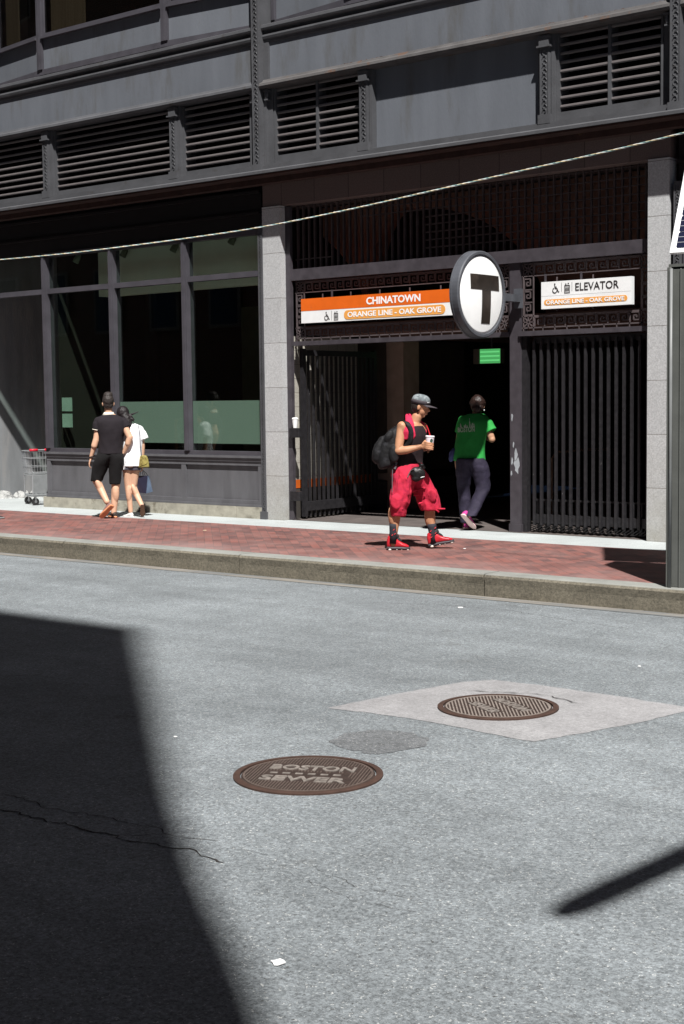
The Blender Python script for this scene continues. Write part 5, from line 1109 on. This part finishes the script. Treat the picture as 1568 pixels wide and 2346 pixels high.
IV = mat('ivory_flats', (.72, .7, .68), .5); DSO = mat('dark_brown_sole', (.07, .035, .02), .6)
ft = K(905, 2195, -.03); ft.z = 0; shoe(pw, ft + uv * .02, ft - uv * .12 + wv * .16, UP, IV, IV, .038, .012, .055)
hl, tp = K(1088, 2005, -.19), K(1090, 2165, -.14); tp.z = .012; hl.z = .19
shoe(pw, hl, tp, (wv * .95 + UP * .2 - uv * .1), mat('white_slipper', (.62, .58, .55), .6), DSO, .038, .014, .05)
hb2 = thing('handbag', 'small olive-gold handbag on a thin strap beside the woman in white', 'handbag', K(1110, 1380, -.06))
b = MB(); HBM = mat('olive_gold_leather', (.26, .22, .07), .3, .2, 12, 6, .2, 40, col2=(.12, .09, .03), t2=(.55, .65), s2=16)
b.loft(subd([ring(K(1105, 1385, -.07), uv * .085, wv * .05, 16, 3.5), ring(K(1108, 1300, -.07), uv * .075, wv * .045, 16, 3.5), ring(K(1105, 1210, -.07), uv * .055, wv * .035, 16, 3.5), ring(K(1100, 1185, -.07), uv * .03, wv * .02, 16, 3)], 3)); b.build('bag_body', HBM, hb2, smooth=True)
b = MB(); b.prism([K(1040, 1365, -.12), K(1062, 1200, -.11), K(1120, 1190, -.11), K(1170, 1290, -.12), K(1150, 1330, -.12)], -wv * .006); b.build('flap', HBM, hb2)
b = MB(); b.tube([K(1020, 690, -.09), K(1045, 850, -.125), K(1052, 1000, -.125), K(1070, 1190, -.1)], .006, 6); b.build('strap', mat('grey_strap', (.12, .12, .14), .6), hb2)
pb = thing('paper_bag', 'navy and blue shopping bag with thin handles held by the woman in white', 'shopping bag', K(1110, 1820, 0))
b = MB(); bb = [K(990, 1530, .0), K(1175, 1520, -.05), K(1200, 1520, .09), K(1060, 1535, .12)]; bt = [K(1020, 1800, .0), K(1150, 1815, -.05), K(1258, 1785, .09), K(1120, 1785, .12)]
b.add(bb + bt, [(0, 1, 5, 4), (4, 5, 6, 7)]); b.cur = 1; o_ = len(b.v); b.add(bb + bt, [(1, 2, 6, 5), (2, 3, 7, 6), (3, 0, 4, 7)]); b.build('bag_body', [mat('navy_paper', (.018, .018, .035), .4, .1, 8), mat('blue_grey_paper', (.14, .19, .28), .35, .2, 9)], pb)
b = MB(); hh = K(1085, 1425, .02); b.tube([K(1045, 1530, -.01), K(1055, 1460, 0), hh, K(1110, 1460, 0), K(1130, 1520, -.03)], .004, 6); b.tube([K(1100, 1535, .1), K(1090, 1470, .06), hh, K(1140, 1470, .06), K(1180, 1530, .09)], .004, 6); b.build('handles', RUBBER, pb)

# ---- 5. passer-by at the left edge -----------------------------------------
G = Vector((-17.95, 13.30, 0)); pa, wv = plane_at(G); uv = Vector((wv.y, -wv.x, 0)); fw = uv
q5 = thing('person', 'passer-by in patterned shorts and shirt cut off by the left edge of the photo', 'person', G)
sc_ = lambda a_, z_, d=0: G + uv * a_ + wv * d + UP * z_
CX = -.19
b = MB(); head(b, sc_(CX, 1.60), uv, UP); limb(b, [sc_(CX - .01, 1.40), sc_(CX, 1.52)], [.06, .055])
b.loft(subd([ring(sc_(CX + x, z_), uv * a_, wv * c_) for x, z_, a_, c_ in [(0, .88, .12, .17), (0, 1.05, .12, .155), (0, 1.25, .125, .175), (-.01, 1.38, .09, .16), (0, 1.44, .06, .08)]], 4))
limb(b, [sc_(CX, 1.36, -.18), sc_(CX - .03, 1.08, -.21), sc_(CX + .12, .90, -.2)], [.05, .042, .028]); hand(b, sc_(CX + .12, .90, -.2), sc_(CX - .03, 1.08, -.21), wv, .6)
limb(b, [sc_(CX, 1.36, .18), sc_(CX - .08, 1.08, .21), sc_(CX - .1, .84, .2)], [.05, .042, .028]); hand(b, sc_(CX - .1, .84, .2), sc_(CX - .08, 1.08, .21), -wv, .6)
limb(b, [sc_(CX + .02, .88, -.08), sc_(CX + .10, .48, -.08), sc_(CX + .08, .08, -.08)], [.09, .06, .04]); limb(b, [sc_(CX - .02, .88, .08), sc_(CX - .08, .48, .08), sc_(CX - .28, .12, .08)], [.09, .06, .04])
body = b.build('body', SKIN, None); remesh(body, .009, 3); attach(body, q5)
eyes(sc_(CX, 1.60), uv, UP, uv.cross(UP), q5)
b = MB(); b.ell(sc_(CX - .02, 1.65), (uv * .1, wv * .085, UP * .09)); b.build('hair', HR, q5, smooth=True)
CAMO = mat('grey_leaf_print', (.30, .34, .33), .8, .2, 8, 4, .3, 24, col2=(.03, .035, .035), t2=(.48, .52), s2=7)
cloth('shirt', [[ring(sc_(CX + x, z_), uv * a_, wv * c_, 22) for x, z_, a_, c_ in [(.02, .82, .155, .18), (.02, 1.0, .15, .17), (0, 1.25, .14, .19), (-.01, 1.36, .11, .17), (0, 1.43, .06, .08)]]], CAMO, q5, amp=.006, seed=2)
cloth('shorts', [[ring(sc_(CX, .86), uv * .13, wv * .16), ring(sc_(CX + .05, .7, -.08), uv * .115, wv * .1), ring(sc_(CX + .09, .50, -.08), uv * .10, wv * .09)], [ring(sc_(CX, .86), uv * .12, wv * .16), ring(sc_(CX - .05, .7, .08), uv * .11, wv * .1), ring(sc_(CX - .09, .50, .08), uv * .10, wv * .09)]], CAMO, q5, amp=.006, seed=4)
gs = Vector(onZ(11, 1188)); base = gs - uv * .27
shoe(q5, gz(base, 0.0), gz(gs, 0.0), UP, mat('black_sneaker', (.03, .03, .032), .5), mat('grey_sole', (.2, .2, .2), .6), .048, .028, .09)
ph = sc_(CX - .40, .10, .08); pt_ = sc_(CX - .2, .012, .08); shoe(q5, ph, pt_, UP + uv * .5, mat('black_sneaker', (.03, .03, .032)), mat('grey_sole', (.2, .2, .2)), .048, .028, .09)

# ------------------------------------------------------------------ shopping cart in the recess
G = Vector((-19.45, 15.83, 0)); pa, wv = plane_at(G); uv = Vector((wv.y, -wv.x, 0)); K = lambda x, y, d=0: pa(x / 6.236, 878.1 + y / 6.236, d)
ct = thing('shopping_cart', 'small wire shopping cart with red handle grips beside the shop window', 'shopping cart', G)
cr = (uv * .96 + wv * .28).normalized(); cw = Vector((-cr.y, cr.x, 0)); cpt = lambda a_, c_, z_: G + cr * a_ + cw * c_ + UP * z_
WM = mat('chrome_wire', (.5, .52, .53), .3, .1, 10, metal=.7)
b = MB(); Wd, Dp = .23, .24
for s in (-1, 1):
    for t_ in (-1, 1): b.tube([cpt(s * Wd, t_ * Dp, .17), cpt(s * Wd * 1.0, t_ * Dp, .52)], .010, 6)
for z_, r_w in ((.17, .013), (.50, .009), (.15, .008)): b.tube([cpt(a_ * Wd, c_ * Dp, z_) for a_, c_ in ((-1, -1), (1, -1), (1, 1), (-1, 1), (-1, -1))], r_w, 6)
for k in range(7): b.tube([cpt(-Wd + 2 * Wd * k / 6, -Dp, .17), cpt(-Wd + 2 * Wd * k / 6, Dp, .17)], .005, 5)
b.build('chassis', WM, ct)
b = MB()
for i, (z_, r_w) in enumerate(((.53, .006), (.64, .005), (.78, .006), (.90, .008))): e = 1 + .04 * i; b.tube([cpt(a_ * Wd * e, c_ * Dp * e, z_) for a_, c_ in ((-1, -1), (1, -1), (1, 1), (-1, 1), (-1, -1))], r_w, 6)
for k in range(11):
    s = -1 + 2 * k / 10
    for t_ in (-1, 1): b.tube([cpt(s * Wd, t_ * Dp, .53), cpt(s * Wd * 1.12, t_ * Dp * 1.12, .90)], .003, 5); b.tube([cpt(t_ * Wd, s * Dp, .53), cpt(t_ * Wd * 1.12, s * Dp * 1.12, .90)], .003, 5)
    b.tube([cpt(s * Wd, -Dp, .53), cpt(s * Wd, Dp, .53)], .003, 5)
b.build('basket', WM, ct)
b = MB(); b.prism([cpt(-Wd * .98, -Dp - .008, .20), cpt(Wd * .98, -Dp - .008, .20), cpt(Wd * .98, -Dp - .008, .50), cpt(-Wd * .98, -Dp - .008, .50)], cw * .006); b.build('front_panel', mat('scuffed_grey_panel', (.2, .21, .215), .5, .2, 6, 8, .2, 40, metal=.2), ct)
b = MB(); b.tube([cpt(-Wd * 1.15, -Dp * 1.14, .92), cpt(Wd * 1.15, -Dp * 1.14, .92)], .012, 8); hd = b.build('handle', WM, ct)
for a0_, a1_ in ((-1.2, -.6), (-.1, 1.15)): b = MB(); b.tube([cpt(Wd * a0_, -Dp * 1.14, .92), cpt(Wd * a1_, -Dp * 1.14, .92)], .021, 12); b.build('red_grip', mat('red_grip_plastic', (.55, .02, .04), .4), hd, smooth=True)
for a_, c_ in ((-.8, -.9), (.35, -.9), (-.8, .9), (.8, .9)):
    c0_ = cpt(a_ * Wd, c_ * Dp, .062); b = MB(); ax_ = (cr * .5 - wv).normalized() if False else (wv * .9 - uv * .4).normalized()
    b.tube([c0_ - ax_ * .018, c0_ + ax_ * .018], .062, 18); wl = b.build('wheel', RUBBER, ct)
    b = MB(); b.tube([c0_ - ax_ * .022, c0_ + ax_ * .022], .022, 12); b.build('hub', ALU, wl)
    b = MB(); b.bar(c0_ - ax_ * .024, cpt(a_ * Wd, c_ * Dp, .165) - ax_ * .024, .02, .004); b.bar(c0_ + ax_ * .024, cpt(a_ * Wd, c_ * Dp, .165) + ax_ * .024, .02, .004); b.build('caster_fork', WM, ct)
# ------------------------------------------------------------------ unseen blocks added at both street ends to cut sky light
for nm, lb, x0, x1, y0_, y1_, h_ in (('sky_blocker', 'unseen plain pale block added at the far left street end to cut sky light', -112, -90, -20, 40, 34), ('sky_blocker', 'unseen plain brown block added at the right street end to cut sky light', 34, 50, -10, 40, 30)):
    eb = thing(nm, lb, 'building', ((x0 + x1) / 2, (y0_ + y1_) / 2, 0)); b = MB(); b.box(x0, x1, y0_, y1_, 0, h_); b.build('wall', mat('sky_blocker_wall', (.2, .18, .16), .8, .1, .5), eb)
    xf = x1 if x0 < 0 else x0; sg_ = 1 if x0 < 0 else -1
    for z_ in range(3, int(h_) - 3, 4): b = MB(); b.box(xf, xf + sg_ * .05, y0_ + 1, y1_ - 1, z_, z_ + 1.8); b.build('window_band', mat('dark_pane', (.02, .025, .03), .1), eb)
